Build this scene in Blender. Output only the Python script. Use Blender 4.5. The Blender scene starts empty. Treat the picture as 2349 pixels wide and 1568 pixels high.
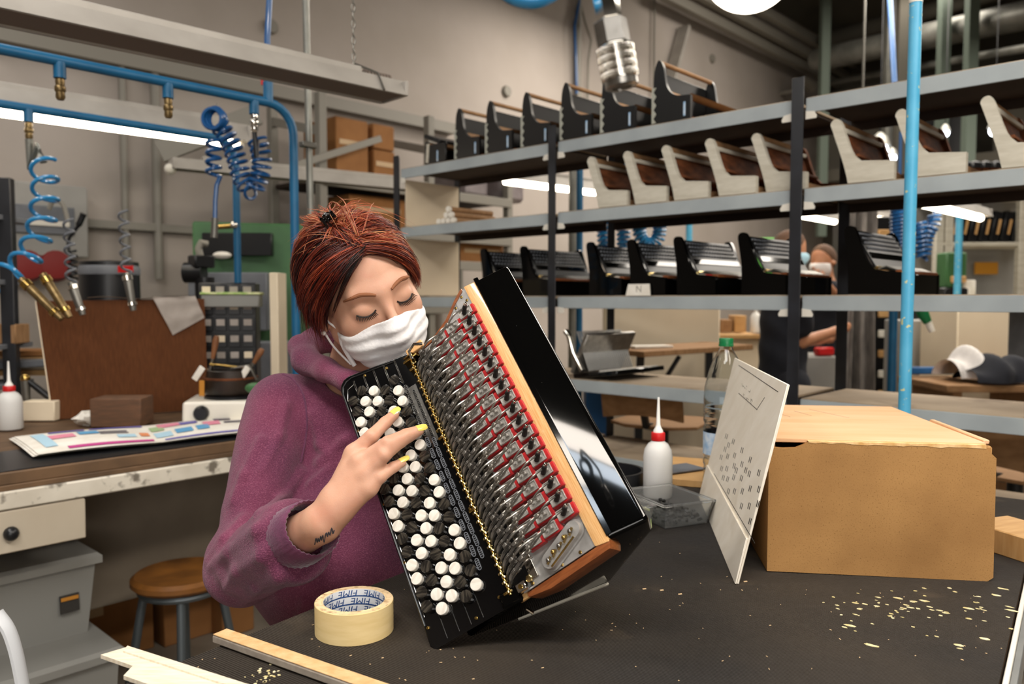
import bpy, bmesh, math, random
import numpy as np
from mathutils import Vector as V, Matrix as MX, Euler

random.seed(7); RNG = np.random.default_rng(7)
S = bpy.context.scene
COL = S.collection
PI = math.pi
# ---------------------------------------------------------------- camera
F_PX = 1827.0; CXP = 1174.5; CYP = 784.0        # photograph is 2349 x 1568, 28 mm lens
TZ = 0.94                                       # table top height
CZ = TZ + 0.43                                  # camera height
PITCH = math.atan(97 / F_PX)
cam_d = bpy.data.cameras.new('camera'); cam = bpy.data.objects.new('camera', cam_d); COL.objects.link(cam)
cam.location = (0, 0, CZ); cam.rotation_euler = (PI/2 - PITCH, 0, 0)
cam_d.sensor_width = 36; cam_d.lens = F_PX / 2349 * 36
cam_d.dof.use_dof = True; cam_d.dof.focus_distance = 1.12; cam_d.dof.aperture_fstop = 5.0
cam_d.clip_start = .05; cam_d.clip_end = 80
S.camera = cam
FW = V((0, math.cos(PITCH), -math.sin(PITCH))); UPV = V((0, math.sin(PITCH), math.cos(PITCH))); RT = V((1, 0, 0)); CO = V((0, 0, CZ))
def ray(x, y): return FW + RT*((x-CXP)/F_PX) + UPV*((CYP-y)/F_PX)
def atz(x, y, z): r = ray(x, y); return CO + r*((z-CZ)/r.z)      # where a line of sight meets a height
def aty(x, y, Y): r = ray(x, y); return CO + r*(Y/r.y)           # where it reaches a distance
UU = V((.683, .7305, 0)).normalized(); VV = V((-UU.y, UU.x, 0))    # the hall's two directions
ROT = math.atan2(UU.y, UU.x)
def room(a, b, z): return UU*a + VV*b + V((0, 0, z))
def ab(p): return p.dot(UU), p.dot(VV)
def onplane(x, y, ax, val):                      # ax 0: plane a = val, ax 1: plane b = val
    r = ray(x, y); n = UU if ax == 0 else VV
    return CO + r*(val/r.dot(n))
# ---------------------------------------------------------------- world, lamps, exposure
vs = S.view_settings; vs.view_transform = 'Standard'; vs.look = 'None'; vs.gamma = 1; vs.use_curve_mapping = False; vs.exposure = -0.12
S.cycles.use_denoising = True
S.cycles.max_bounces = 8; S.cycles.transparent_max_bounces = 12
S.cycles.caustics_reflective = False; S.cycles.caustics_refractive = False
S.cycles.sample_clamp_indirect = 6
W = bpy.data.worlds.new('hall_air'); S.world = W; W.use_nodes = True
W.node_tree.nodes['Background'].inputs[0].default_value = (.75, .8, .9, 1)
W.node_tree.nodes['Background'].inputs[1].default_value = .05
def area(name, loc, target, sx, sy, power, col):
    d = bpy.data.lights.new(name, 'AREA'); d.shape = 'RECTANGLE'; d.size = sx; d.size_y = sy; d.energy = power; d.color = col
    o = bpy.data.objects.new(name, d); COL.objects.link(o); o.location = loc
    o.rotation_euler = (V(target)-V(loc)).to_track_quat('-Z', 'Y').to_euler(); return o
WARM = (1, .91, .80); NEUT = (1, .95, .89); COOL = (.80, .90, 1)
LAMPS = [  # ceiling fluorescents and skylight, some mirrored in the black lacquer, and unseen fills added
 ('lamp_over_bench', (-.15, -.24, 3.3), (-.15, -.23, 0), 1.7, .24, 61, WARM),
 ('skylight_strip', (-.12, -.47, 3.32), (-.12, -.46, 0), 1.5, .16, 26, COOL),
 ('lamp_right_aisle', (1.55, .35, 2.95), (.0, 1.25, 1.1), 1.5, .28, 50, WARM),
 ('lamp_row_shelf', (2.2, 3.4, 3.6), (1.5, 3.4, 0), 3.0, .5, 76, WARM),
 ('lamp_row_left', (-2.5, 3.2, 3.9), (-2.4, 3.5, 0), 2.4, .5, 34, NEUT),
 ('lamp_row_back', (2.6, 7.0, 4.2), (2.6, 7.0, 0), 4.0, 1.0, 210, WARM),
 ('lamp_row_right', (6.0, 6.0, 4.2), (6.0, 6.0, 0), 4.0, 1.0, 200, WARM),
 ('fill_over_aisle', (-1.75, 1.0, 3.4), (-1.5, 1.3, 0), 1.3, .26, 48, NEUT),  # unseen fill added to brighten the left bench and its underside
 ('fill_corner', tuple(room(9.0, 3.4, 4.9)), tuple(room(9.5, 4.2, 1.0)), 3.0, .6, 62, WARM),  # unseen fill added to light the far end of the wall
 ('fill_behind_camera', (.6, -3.2, 1.9), (.2, 1.2, 1.0), 2.6, 1.3, 84, NEUT),  # unseen front fill added for surfaces facing the camera
 ('lamp_row_wall', (-.5, 6.0, 4.6), (0, 7.0, 1.5), 4.0, .8, 4, NEUT),
]
for l in LAMPS: area(*l)
# ---------------------------------------------------------------- materials
def lin(c): return c/12.92 if c <= .04045 else ((c+.055)/1.055)**2.4
def hx(s):
    if not isinstance(s, str): return tuple(s)[:3]
    s = s.lstrip('#'); return tuple(lin(int(s[i:i+2], 16)/255) for i in (0, 2, 4))
MATS = {}
def mat(name, col, r=.5, m=0., col2=None, ns=20., nd=4., st=(1, 1, 1), lo=.35, hi=.65, bump=0., bs=None, bst=None, coat=0., trans=0., ior=1.45,
        em=0., emc=None, sheen=0., sss=0., spec=.5, col3=None, ns3=60., lo3=.6, hi3=.66, wave=None, alpha=1., r2=None, aniso=0., kind='noise'):
    mt = bpy.data.materials.new(name); mt.use_nodes = True; nt = mt.node_tree; N = nt.nodes; K = nt.links
    b = N['Principled BSDF']; c = hx(col)
    b.inputs['Base Color'].default_value = (*c, 1); b.inputs['Roughness'].default_value = r; b.inputs['Metallic'].default_value = m
    b.inputs['IOR'].default_value = ior; b.inputs['Coat Weight'].default_value = coat; b.inputs['Coat Roughness'].default_value = .03
    b.inputs['Transmission Weight'].default_value = trans; b.inputs['Sheen Weight'].default_value = sheen; b.inputs['Specular IOR Level'].default_value = spec
    b.inputs['Sheen Roughness'].default_value = .4; b.inputs['Alpha'].default_value = alpha
    b.inputs['Anisotropic'].default_value = aniso
    if sss:
        b.inputs['Subsurface Weight'].default_value = sss; b.inputs['Subsurface Radius'].default_value = (.012, .005, .003); b.inputs['Subsurface Scale'].default_value = 1
    if em: b.inputs['Emission Color'].default_value = (*hx(emc or col), 1); b.inputs['Emission Strength'].default_value = em
    def coords(stv):
        tc = N.new('ShaderNodeTexCoord'); mp = N.new('ShaderNodeMapping'); mp.inputs['Scale'].default_value = stv
        K.new(tc.outputs['Object'], mp.inputs['Vector']); return mp.outputs[0]
    def noise(sc, dt, stv):
        t = N.new('ShaderNodeTexNoise'); t.inputs['Scale'].default_value = sc; t.inputs['Detail'].default_value = dt; K.new(coords(stv), t.inputs['Vector']); return t.outputs['Fac']
    def ramp(src, l, h):
        t = N.new('ShaderNodeMapRange'); t.inputs[1].default_value = l; t.inputs[2].default_value = h; K.new(src, t.inputs[0]); return t.outputs[0]
    cur = None
    if col2 is not None:
        if wave:
            t = N.new('ShaderNodeTexWave'); t.inputs['Scale'].default_value = wave; t.inputs['Distortion'].default_value = 3; t.inputs['Detail'].default_value = 3; t.inputs['Detail Scale'].default_value = 1.5
            K.new(coords(st), t.inputs['Vector']); fac = t.outputs['Fac']
        else: fac = ramp(noise(ns, nd, st), lo, hi)
        mx = N.new('ShaderNodeMix'); mx.data_type = 'RGBA'; mx.inputs[6].default_value = (*c, 1); mx.inputs[7].default_value = (*hx(col2), 1)
        K.new(fac, mx.inputs[0]); cur = mx.outputs[2]
        if r2 is not None:
            mr = N.new('ShaderNodeMapRange'); mr.inputs[3].default_value = r; mr.inputs[4].default_value = r2; K.new(fac, mr.inputs[0]); K.new(mr.outputs[0], b.inputs['Roughness'])
    if col3 is not None:
        fac = ramp(noise(ns3, 3, (1, 1, 1)), lo3, hi3)
        mx = N.new('ShaderNodeMix'); mx.data_type = 'RGBA'
        if cur: K.new(cur, mx.inputs[6])
        else: mx.inputs[6].default_value = (*c, 1)
        mx.inputs[7].default_value = (*hx(col3), 1); K.new(fac, mx.inputs[0]); cur = mx.outputs[2]
    if cur: K.new(cur, b.inputs['Base Color'])
    if bump:
        bp = N.new('ShaderNodeBump'); bp.inputs['Strength'].default_value = bump; bp.inputs['Distance'].default_value = .01
        K.new(noise(bs or ns, 4, bst or st), bp.inputs['Height']); K.new(bp.outputs[0], b.inputs['Normal'])
    MATS[name] = mt; return mt
def M(n): return MATS[n]
# ---------------------------------------------------------------- mesh building
def cbox(h, b):
    vs_, idx = [], {}
    for sx in (-1, 1):
        for sy in (-1, 1):
            for sz in (-1, 1):
                s = (sx, sy, sz)
                for k in range(3):
                    idx[s, k] = len(vs_); vs_.append([s[j]*(h[j] if j == k else h[j]-b) for j in range(3)])
    fs = []
    for k in range(3):
        i, j = (k+1) % 3, (k+2) % 3
        for s in (-1, 1):
            q = []
            for a, c in ((-1, -1), (1, -1), (1, 1), (-1, 1)):
                t = [0]*3; t[k] = s; t[i] = a; t[j] = c; q.append(idx[tuple(t), k])
            fs.append(q if s > 0 else q[::-1])
    for i in range(3):
        j, k = (i+1) % 3, (i+2) % 3
        for sj in (-1, 1):
            for sk in (-1, 1):
                def g(si, ax): t = [0]*3; t[i] = si; t[j] = sj; t[k] = sk; return idx[tuple(t), ax]
                q = [g(-1, j), g(1, j), g(1, k), g(-1, k)]
                fs.append(q if sj*sk < 0 else q[::-1])
    for sx in (-1, 1):
        for sy in (-1, 1):
            for sz in (-1, 1):
                s = (sx, sy, sz); q = [idx[s, 0], idx[s, 1], idx[s, 2]]
                fs.append(q if sx*sy*sz > 0 else q[::-1])
    return np.array(vs_, float), fs
def frame(z, x=None):
    z = V(z).normalized()
    x = V(x) if x is not None else (V((1, 0, 0)) if abs(z.x) < .9 else V((0, 1, 0)))
    x = (x - z*x.dot(z)).normalized(); y = z.cross(x)
    return MX((x, y, z)).transposed()
def TR(loc=(0, 0, 0), rot=None):
    m = MX.Translation(V(loc))
    if rot is None: return m
    if isinstance(rot, (int, float)): return m @ MX.Rotation(rot, 4, 'Z')
    if isinstance(rot, MX): return m @ rot.to_4x4()
    return m @ Euler(rot).to_matrix().to_4x4()
XF = {}
class MB:
    def __init__(s): s.v = []; s.f = []; s.n = 0; s.col = []
    def add(s, vs_, fs, m=None):
        a = np.asarray(vs_, float).reshape(-1, 3)
        if m is not None:
            mm = np.array(m); a = a @ mm[:3, :3].T + mm[:3, 3]
        s.v.append(a); o = s.n; s.f += [[i+o for i in q] for q in fs]; s.n += len(a); return s
    def box(s, c, size, rot=None, b=.002, m=None):
        h = [x/2 for x in size]; b = min(b, min(h)*.45)
        vs_, fs = cbox(h, b); t = TR(c, rot)
        return s.add(vs_, fs, (m @ t) if m is not None else t)
    def beam(s, p, q, w, t, up=(0, 0, 1), b=.002):           # a bar of w x t section from p to q
        p, q = V(p), V(q); d = q-p
        vs_, fs = cbox((w/2, t/2, d.length/2), min(b, w*.2, t*.2))
        y = V(up); z = d.normalized(); y = (y - z*y.dot(z)); y = y.normalized() if y.length > 1e-4 else V((1, 0, 0)); x = y.cross(z)
        return s.add(vs_, fs, MX.Translation((p+q)/2) @ MX((x, y, z)).transposed().to_4x4())
    def tube(s, path, r, seg=10, cap=True, m=None, flat=1.):
        P = [V(p) for p in path]; n = len(P); rs = r if isinstance(r, (list, tuple, np.ndarray)) else [r]*n
        T = [(P[min(i+1, n-1)]-P[max(i-1, 0)]).normalized() for i in range(n)]
        x = frame(T[0]).col[0].copy(); vs_ = []; fs = []
        for i in range(n):
            x = (x - T[i]*x.dot(T[i])).normalized(); y = T[i].cross(x)
            for k in range(seg):
                a = 2*PI*k/seg; vs_.append(P[i] + (x*math.cos(a) + y*(math.sin(a)*flat))*rs[i])
        for i in range(n-1):
            for k in range(seg):
                k2 = (k+1) % seg; fs.append([i*seg+k, i*seg+k2, (i+1)*seg+k2, (i+1)*seg+k])
        if cap: fs.append(list(range(seg))[::-1]); fs.append([(n-1)*seg+k for k in range(seg)])
        return s.add(vs_, fs, m)
    def cyl(s, p, q, r, seg=16, r2=None): return s.tube([p, q], [r, r if r2 is None else r2], seg)
    def lathe(s, prof, seg=24, m=None, sx=1., sy=1.):
        vs_ = []; fs = []; rings = []
        for r, z in prof:
            if r < 1e-6: rings.append([len(vs_)]); vs_.append((0, 0, z))
            else:
                rings.append(list(range(len(vs_), len(vs_)+seg)))
                vs_ += [(r*sx*math.cos(2*PI*k/seg), r*sy*math.sin(2*PI*k/seg), z) for k in range(seg)]
        for A, B in zip(rings, rings[1:]):
            for k in range(seg):
                k2 = (k+1) % seg
                if len(A) == 1 and len(B) == 1: continue
                if len(A) == 1: fs.append([A[0], B[k2], B[k]])
                elif len(B) == 1: fs.append([A[k], A[k2], B[0]])
                else: fs.append([A[k], A[k2], B[k2], B[k]])
        return s.add(vs_, fs, m)
    def prism(s, poly, h, m=None):                            # polygon in xy, from z = 0 to h
        n = len(poly); ar = sum(poly[i][0]*poly[(i+1) % n][1]-poly[(i+1) % n][0]*poly[i][1] for i in range(n))
        p = list(poly) if ar > 0 else list(poly)[::-1]
        vs_ = [(x, y, 0) for x, y in p] + [(x, y, h) for x, y in p]
        fs = [list(range(n))[::-1], list(range(n, 2*n))] + [[i, (i+1) % n, n+(i+1) % n, n+i] for i in range(n)]
        return s.add(vs_, fs, m)
    def loft(s, rings, cap=True, m=None, closed=True):
        n = len(rings[0]); vs_ = [p for r in rings for p in r]; fs = []
        for i in range(len(rings)-1):
            for k in range(n if closed else n-1):
                k2 = (k+1) % n; fs.append([i*n+k, i*n+k2, (i+1)*n+k2, (i+1)*n+k])
        if cap: fs.append(list(range(n))[::-1]); fs.append([(len(rings)-1)*n+k for k in range(n)])
        return s.add(vs_, fs, m)
    def ball(s, c, r, seg=12, rings=8, m=None):
        rr = r if isinstance(r, (tuple, list)) else (r, r, r)
        prof = [(math.sin(PI*i/rings), -math.cos(PI*i/rings)) for i in range(rings+1)]
        t = MX.Translation(V(c)) @ MX.Diagonal((*rr, 1))
        return s.lathe([(max(a, 0) if 0 < i < rings else 0, z) for i, (a, z) in enumerate(prof)], seg, (m @ t) if m is not None else t)
    def grid(s, fn, nu, nv, m=None):                          # fn(u, v) -> point, u and v in 0..1
        vs_ = [fn(i/nu, j/nv) for j in range(nv+1) for i in range(nu+1)]
        fs = [[j*(nu+1)+i, j*(nu+1)+i+1, (j+1)*(nu+1)+i+1, (j+1)*(nu+1)+i] for j in range(nv) for i in range(nu)]
        return s.add(vs_, fs, m)
    def mesh(s, name, inv=None, ang=38):
        a = np.concatenate(s.v) if s.v else np.zeros((0, 3))
        if inv is not None: mm = np.array(inv); a = a @ mm[:3, :3].T + mm[:3, 3]
        me = bpy.data.meshes.new(name); me.from_pydata(a.tolist(), [], s.f); me.update()
        if ang: me.shade_smooth(); me.set_sharp_from_angle(angle=math.radians(ang))
        return me
    def build(s, name, mt, parent=None, ang=38, local=False, label=None):
        root = parent
        while root is not None and root.parent is not None: root = root.parent
        inv = XF[root.name].inverted() if (root is not None and not local) else None
        me = s.mesh(name, inv, ang); me.materials.append(M(mt) if isinstance(mt, str) else mt)
        o = bpy.data.objects.new(name, me); COL.objects.link(o)
        if parent is not None: o.parent = parent
        if label: o['label'] = label
        return o
    def thing(s, name, mt, label, cat, loc, group=None, kind=None, ang=38, rot=0, local=False):   # a thing that is one mesh
        t = TR(loc, rot)
        me = s.mesh(name, None if local else t.inverted(), ang); me.materials.append(M(mt) if isinstance(mt, str) else mt)
        o = bpy.data.objects.new(name, me); COL.objects.link(o); o.matrix_world = t; XF[o.name] = t
        tag(o, label, cat, group, kind); return o
def tag(o, label=None, cat=None, group=None, kind=None):
    if label: o['label'] = label
    if cat: o['category'] = cat
    if group: o['group'] = group
    if kind: o['kind'] = kind
    return o
def thing(name, label, cat, loc=(0, 0, 0), rot=0, group=None, kind=None):
    o = bpy.data.objects.new(name, None); COL.objects.link(o); o.empty_display_size = .05
    t = TR(loc, rot); o.matrix_world = t; XF[o.name] = t
    return tag(o, label, cat, group, kind)
def copy_tree(o, parent=None, loc=None, rot=None, label=None):
    c = o.copy(); COL.objects.link(c); c.parent = parent
    if parent is None:
        t = TR(loc, rot); c.matrix_world = t; XF[c.name] = t
        if label: c['label'] = label
    for ch in o.children: copy_tree(ch, c)
    return c
def structure(mb, name, mt, ang=30):
    o = mb.build(name, mt, None, ang); o['kind'] = 'structure'; XF[o.name] = MX.Identity(4); return o
def helix(p, q, r, turns, n=16, r_of=None):
    p, q = V(p), V(q); fr = frame(q-p); X, Y = fr.col[0], fr.col[1]; k = int(turns*n); out = []
    for i in range(k+1):
        t = i/k; rr = r*(r_of(t) if r_of else 1); a = 2*PI*turns*t
        out.append(p.lerp(q, t) + X*(rr*math.cos(a)) + Y*(rr*math.sin(a)))
    return out
def spline(pts, n=8):
    P = [V(p) for p in pts]; P = [P[0]*2-P[1]] + P + [P[-1]*2-P[-2]]; out = []
    for i in range(1, len(P)-2):
        for k in range(n):
            t = k/n; a, b, c, d = P[i-1:i+3]
            out.append(.5*((2*b) + (c-a)*t + (2*a-5*b+4*c-d)*t*t + (3*b-a-3*c+d)*t*t*t))
    return out + [P[-2]]
def coil_along(pts, r, turns, n=14, r_of=None):               # a coiled hose whose axis follows pts
    P = spline(pts, 24); L = [0]
    for a, b in zip(P, P[1:]): L.append(L[-1]+(b-a).length)
    k = int(turns*n); out = []; x = None; j = 0
    for i in range(k+1):
        s = L[-1]*i/k
        while j < len(L)-2 and L[j+1] < s: j += 1
        t = (s-L[j])/max(L[j+1]-L[j], 1e-9); c = P[j].lerp(P[j+1], t); T = (P[j+1]-P[j]).normalized()
        if x is None: x = frame(T).col[0].copy()
        x = (x - T*x.dot(T)).normalized(); y = T.cross(x); a = 2*PI*turns*i/k; rr = r*(r_of(i/k) if r_of else 1)
        out.append(c + x*(rr*math.cos(a)) + y*(rr*math.sin(a)))
    return out
def text_mesh(txt, size):                                     # flat letter outlines as (verts, faces), baseline at the origin, centred
    cu = bpy.data.curves.new('lettering', 'FONT'); cu.body = txt; cu.size = size; cu.align_x = 'CENTER'; cu.align_y = 'CENTER'
    o = bpy.data.objects.new('lettering', cu); COL.objects.link(o)
    dg = bpy.context.evaluated_depsgraph_get(); me = o.evaluated_get(dg).to_mesh()
    vs_ = [tuple(v.co) for v in me.vertices]; fs = [list(p.vertices) for p in me.polygons]
    o.evaluated_get(dg).to_mesh_clear(); bpy.data.objects.remove(o); bpy.data.curves.remove(cu); return vs_, fs
# ---------------------------------------------------------------- material list
mat('wall_paint', '#afa69f', .85, col2='#a1988f', ns=1.2, nd=6, lo=.3, hi=.7, bump=.1, bs=30)
mat('ceiling_paint', '#6d6a5e', .9, col2='#5c594e', ns=.6)
mat('floor_concrete', '#948a7c', .6, col2='#7d7467', ns=3, nd=6, bump=.1, bs=40)
mat('dark_wall', '#57534a', .9, col2='#45423a', ns=1)
mat('duct_metal', '#8d8d86', .45, .6, col2='#75756f', ns=6)
mat('rubber_mat', '#262423', .7, col2='#3f372e', ns=2.2, nd=6, lo=.35, hi=.7, spec=.3, col3='#51463a', ns3=9, lo3=.62, hi3=.8, bump=.15, bs=90)
mat('glue_drop', '#c8b77c', .5, col2='#e2d8b4', ns=90)
mat('chip_wood', '#d2b48c', .8)
mat('bench_steel', '#8b8d8c', .4, .5, col2='#707272', ns=8)
mat('bench_side', '#c8c2b4', .6, col2='#8b8478', ns=14)
mat('black_lacquer', '#040404', .06, spec=.34, col3='#2b2927', ns3=420, lo3=.73, hi3=.78)
mat('black_plate', '#060607', .12, coat=.6, spec=.5)
mat('black_satin', '#0b0b0c', .35)
mat('accordion_maple', '#d09a5e', .38, col2='#e2b680', ns=60, nd=3, st=(14, .5, 14), coat=.3)
mat('accordion_mahogany', '#6e3a1c', .35, col2='#8a4e28', ns=40, st=(1, 8, 8), coat=.3)
mat('alu_plate', '#b0adaa', .42, .45, col2='#96938f', ns=60, nd=6)
mat('steel', '#9d9a95', .28, 1., col2='#807d78', ns=50)
mat('rod_steel', '#7f7b76', .30, .75, col2='#979289', ns=40)
mat('cap_alu', '#bdb8b1', .4, .35, col2='#9d9892', ns=80)
mat('brass_dull', '#8c7650', .4, .8, col2='#6f5c3c', ns=60)
mat('knob_red', '#7a1a18', .5)
mat('post_green', '#59645a', .7)
mat('chrome', '#d8d4cc', .12, 1.)
mat('brass', '#c4a562', .25, 1., col2='#a58748', ns=120)
mat('gold', '#dcc58c', .2, 1.)
mat('red_felt', '#b50f14', .8, col2='#8d0a10', ns=200, sheen=.3)
mat('pearl', '#e9e4da', .22, col2='#d3ccc0', ns=60, st=(1, 5, 1), coat=.6)
mat('pearl_dark', '#1b1917', .16, col2='#4d473e', ns=45, st=(1, 7, 1), lo=.45, hi=.75, coat=.8)
mat('skin', '#ca9b81', .48, col2='#c29077', ns=26, sss=.22, bump=.05, bs=500, col3='#c38871', ns3=14, lo3=.6, hi3=.8)
mat('skin_tan', '#c08a68', .5, col2='#b57c5c', ns=30, sss=.1)
mat('lash', '#1d120d', .6)
mat('brow', '#8a583a', .8)
mat('nail_polish', '#ead467', .25, coat=.6)
mat('tattoo_ink', '#3a3a42', .7)
mat('mask_cloth', '#eeebea', .85, col2='#e4e1e1', ns=30, bump=.12, bs=160, sheen=.2)
mat('cloth_purple', '#7a3751', .92, col2='#5a2743', ns=6, nd=8, lo=.3, hi=.7, col3='#97586f', ns3=560, lo3=.5, hi3=.8, bump=.5, bs=520, sheen=.15)
mat('rib_purple', '#683250', .9, col2='#5b2c47', ns=60, bump=.2, bs=300, sheen=.3)
mat('pearl_stud', '#f4efe6', .15, coat=.8)
mat('clip_plastic', '#0a0909', .12, coat=.5)
mat('tape_paper', '#e2c993', .75, col2='#d8bd84', ns=20, st=(1, 1, 6))
mat('tape_edge', '#dcc096', .85, col2='#8f6f4a', ns=130, lo=.5, hi=.75)
mat('print_white', '#dfe0e2', .6)
mat('print_blue', '#21457f', .6)
mat('wood_stick', '#d8b384', .7, col2='#c89e6b', ns=60, st=(1, 1, 1), bump=.2, bs=180)
mat('stick_side', '#9c9184', .8, col2='#8b8074', ns=80)
mat('pale_board', '#e4dac8', .5, col2='#d3c4aa', ns=30, st=(1, 14, 1))
mat('mdf', '#ab804b', .78, col2='#91693a', ns=7, nd=6, lo=.35, hi=.7, col3='#7a5529', ns3=480, lo3=.58, hi3=.72, bump=.04, bs=300)
mat('plywood', '#dfb48c', .6, col2='#d6a77a', ns=4, st=(1, 6, 1), col3='#cf9c63', ns3=5, lo3=.64, hi3=.8)
mat('splinter', '#ecc995', .85, col2='#cf9f60', ns=60)
mat('white_plate', '#f4ecdd', .45, col2='#e9dfcd', ns=10, st=(14, 1, 1), lo=.3, hi=.7, col3='#dccfb8', ns3=7, lo3=.62, hi3=.75)
mat('ink_dark', '#2c2925', .8)
mat('ink_grey', '#8b857b', .8)
mat('pet', '#eef2f4', .03, trans=1., ior=1.25)
mat('clear_plastic', '#f2f3f1', .1, trans=.9, ior=1.15)
mat('frost_plastic', '#efeeeb', .4, trans=.25, ior=1.35, sss=.0)
mat('cap_green', '#0f6b3c', .35)
mat('cap_red', '#c41a1c', .4)
mat('nozzle_white', '#e9e7e2', .4)
mat('nozzle_amber', '#b57a2d', .4)
mat('label_green', '#8fae5c', .6, col2='#d8d6a8', ns=40)
mat('label_blue', '#cfdbe6', .5, col2='#8fb2d4', ns=60)
mat('black_parts', '#141414', .5)
mat('paper', '#e9e5dc', .8, col2='#dcd6ca', ns=20)
mat('blue_paint', '#58add2', .38, col2='#4aa2c9', ns=14, col3='#d0cb8f', ns3=55, lo3=.655, hi3=.70)
mat('blue_pipe', '#12557c', .42, col2='#175f88', ns=10)
mat('blue_hose', '#2c86bd', .25, coat=.3)
mat('blue_hose_dark', '#174f86', .3, coat=.3)
mat('shelf_lip', '#a0a8ab', .5, 0., col2='#939b9f', ns=6)
mat('shelf_board', '#a8967f', .85, col2='#8f7d67', ns=4, nd=6, col3='#6b5a48', ns3=5, lo3=.6, hi3=.75)
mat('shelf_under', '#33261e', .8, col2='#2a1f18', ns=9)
mat('post_black', '#16171b', .4, col2='#23252b', ns=10)
mat('shell_wood', '#c6c1b3', .75, col2='#b6b0a1', ns=12, st=(1, 1, 5))
mat('wood_dark', '#50301f', .85, spec=.15, col2='#74452a', ns=16, st=(1, 8, 1))
mat('wood_mid', '#8c6a4a', .75, spec=.25, col2='#a07c58', ns=16, st=(1, 8, 1))
mat('unpainted', '#a3a499', .8)
mat('cardboard', '#9c6c3e', .85, col2='#8a5d33', ns=5)
mat('tape_clear', '#c2a57f', .4)
mat('panel_cream', '#e2d3b9', .75, col2='#d8c8ae', ns=2)
mat('panel_grey', '#9d9b96', .7, col2='#8e8c88', ns=3)
mat('lamp_body', '#a9a49d', .5, .2, col2='#9a958e', ns=6)
mat('lamp_under', '#6f6259', .7)
mat('tube_glow', '#fff6e4', .5, em=14., emc='#fff1d8')
mat('globe_glow', '#fff4e2', .5, em=6., emc='#fff2dd')
mat('chain_steel', '#77756f', .4, .8)
mat('bench_wood', '#6b5138', .7, col2='#4d3a28', ns=9, st=(1, 8, 1))
mat('bench_edge', '#cfc8ba', .7, col2='#bdb5a6', ns=8, col3='#6f675c', ns3=24, lo3=.55, hi3=.66)
mat('bench_cream', '#b9ae9c', .7, col2='#ada18e', ns=4)
mat('brown_board', '#5c3519', .7, spec=.2, col2='#502c13', ns=20, st=(14, 14, 1))
mat('rag', '#a59c95', .9, col2='#918880', ns=12)
mat('machine_green', '#3e6b3f', .5, col2='#355d37', ns=5)
mat('machine_grey', '#6d7076', .5, col2='#5d6066', ns=8)
mat('machine_black', '#121316', .35)
mat('pipe_grey', '#837f76', .5)
mat('hotplate', '#e6e1d4', .35, coat=.3)
mat('pot_black', '#16120f', .35, col2='#2b1d12', ns=14, r2=.5)
mat('handle_wood', '#8a5b38', .5, col2='#6e4427', ns=20)
mat('bench_cream_shade', '#857a6b', .8, col2='#776c5e', ns=5)  # bench cream with the shade under the bench put into the colour
mat('block_wood', '#6a4a34', .75, col2='#59402e', ns=18, st=(1, 1, 6))
mat('stool_wood', '#8c5a26', .45, col2='#5e3b1b', ns=8, nd=5)
mat('stool_steel', '#5d6468', .45, .6)
mat('bin_plastic', '#b4b3ad', .3, trans=.5, ior=1.2)
mat('bin_green', '#2f7a58', .5)
mat('white_plastic', '#cfd2d6', .35)
mat('curtain_grey', '#8d8782', .95, col2='#6f6a66', ns=9, st=(4, 4, 1), bump=.2, bs=80)
mat('navy', '#23262f', .9, col2='#1b1d25', ns=10)
mat('mask_blue', '#a9cfe0', .8)
mat('hair_dark', '#4a3527', .8, col2='#6b4d38', ns=120)
mat('yellow_sign', '#c78a28', .6)
mat('wood_pale', '#c9a06b', .6, col2='#b98e58', ns=12, st=(1, 8, 1))
mat('glass_green', '#5fae4a', .4)
mat('white_paint', '#d8d3c8', .5)
mat('blue_bin', '#1d5c97', .5)
mat('keys_silver', '#a9a9a6', .3, .6)
mat('plastic_wrap', '#8d8585', .35, col2='#6d6264', ns=7)
mat('lens_glow', '#eef6ff', .5, em=9., emc='#eef4ff')
# ---------------------------------------------------------------- the hall
WB = 5.3; AE = 13.2; HC = 5.6
structure(MB().box(room(4.5, -.4, -.05), (26, 14, .1), ROT, 0), 'floor', 'floor_concrete')
wl = structure(MB().box(room(4.2, WB+.1, HC/2), (18, .2, HC), ROT, 0), 'wall_back', 'wall_paint')
structure(MB().box(room(AE+.1, -.7, HC/2), (.2, 12.2, HC), ROT, 0), 'wall_end', 'dark_wall')
structure(MB().box(room(-4.9, -.7, HC/2), (.2, 12.2, HC), ROT, 0), 'wall_near', 'wall_paint')
structure(MB().box(room(4.2, -6.9, HC/2), (18, .2, HC), ROT, 0), 'wall_side', 'wall_paint')
structure(MB().box(room(4.2, -.7, HC+.05), (18.4, 12.4, .1), ROT, 0), 'ceiling', 'ceiling_paint')
def wallp(x, y, off=.0): return onplane(x, y, 1, WB-off)
# pipes and cable ducts fixed along the back wall
def wall_run(name, label, pts, r, mt, off=.06, seg=8, box=False):
    mb = MB(); P = [wallp(x, y, off) for x, y in pts]
    if box:
        for a, b in zip(P, P[1:]): mb.beam(a, b, r*2, r*2)
    else: mb.tube(P, r, seg)
    return mb.thing(name, mt, label, 'pipe', P[0])
zc = wallp(0, 85).z
a0, a1 = ab(wallp(-40, 85))[0], ab(wallp(1030, 290))[0]
MB().beam(room(a0, WB-.05, wallp(500, 188).z), room(a1, WB-.05, wallp(500, 188).z), .09, .09).thing('cable_duct', 'pipe_grey', 'long grey cable duct running along the upper back wall', 'duct', room(a0, WB-.05, 3))
zl = wallp(300, 520).z
MB().beam(room(a0, WB-.04, zl), room(ab(wallp(660, 540))[0], WB-.04, zl), .07, .05).thing('cable_duct', 'pipe_grey', 'lower grey cable duct on the back wall behind the green machine', 'duct', room(a0, WB-.04, zl))
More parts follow.
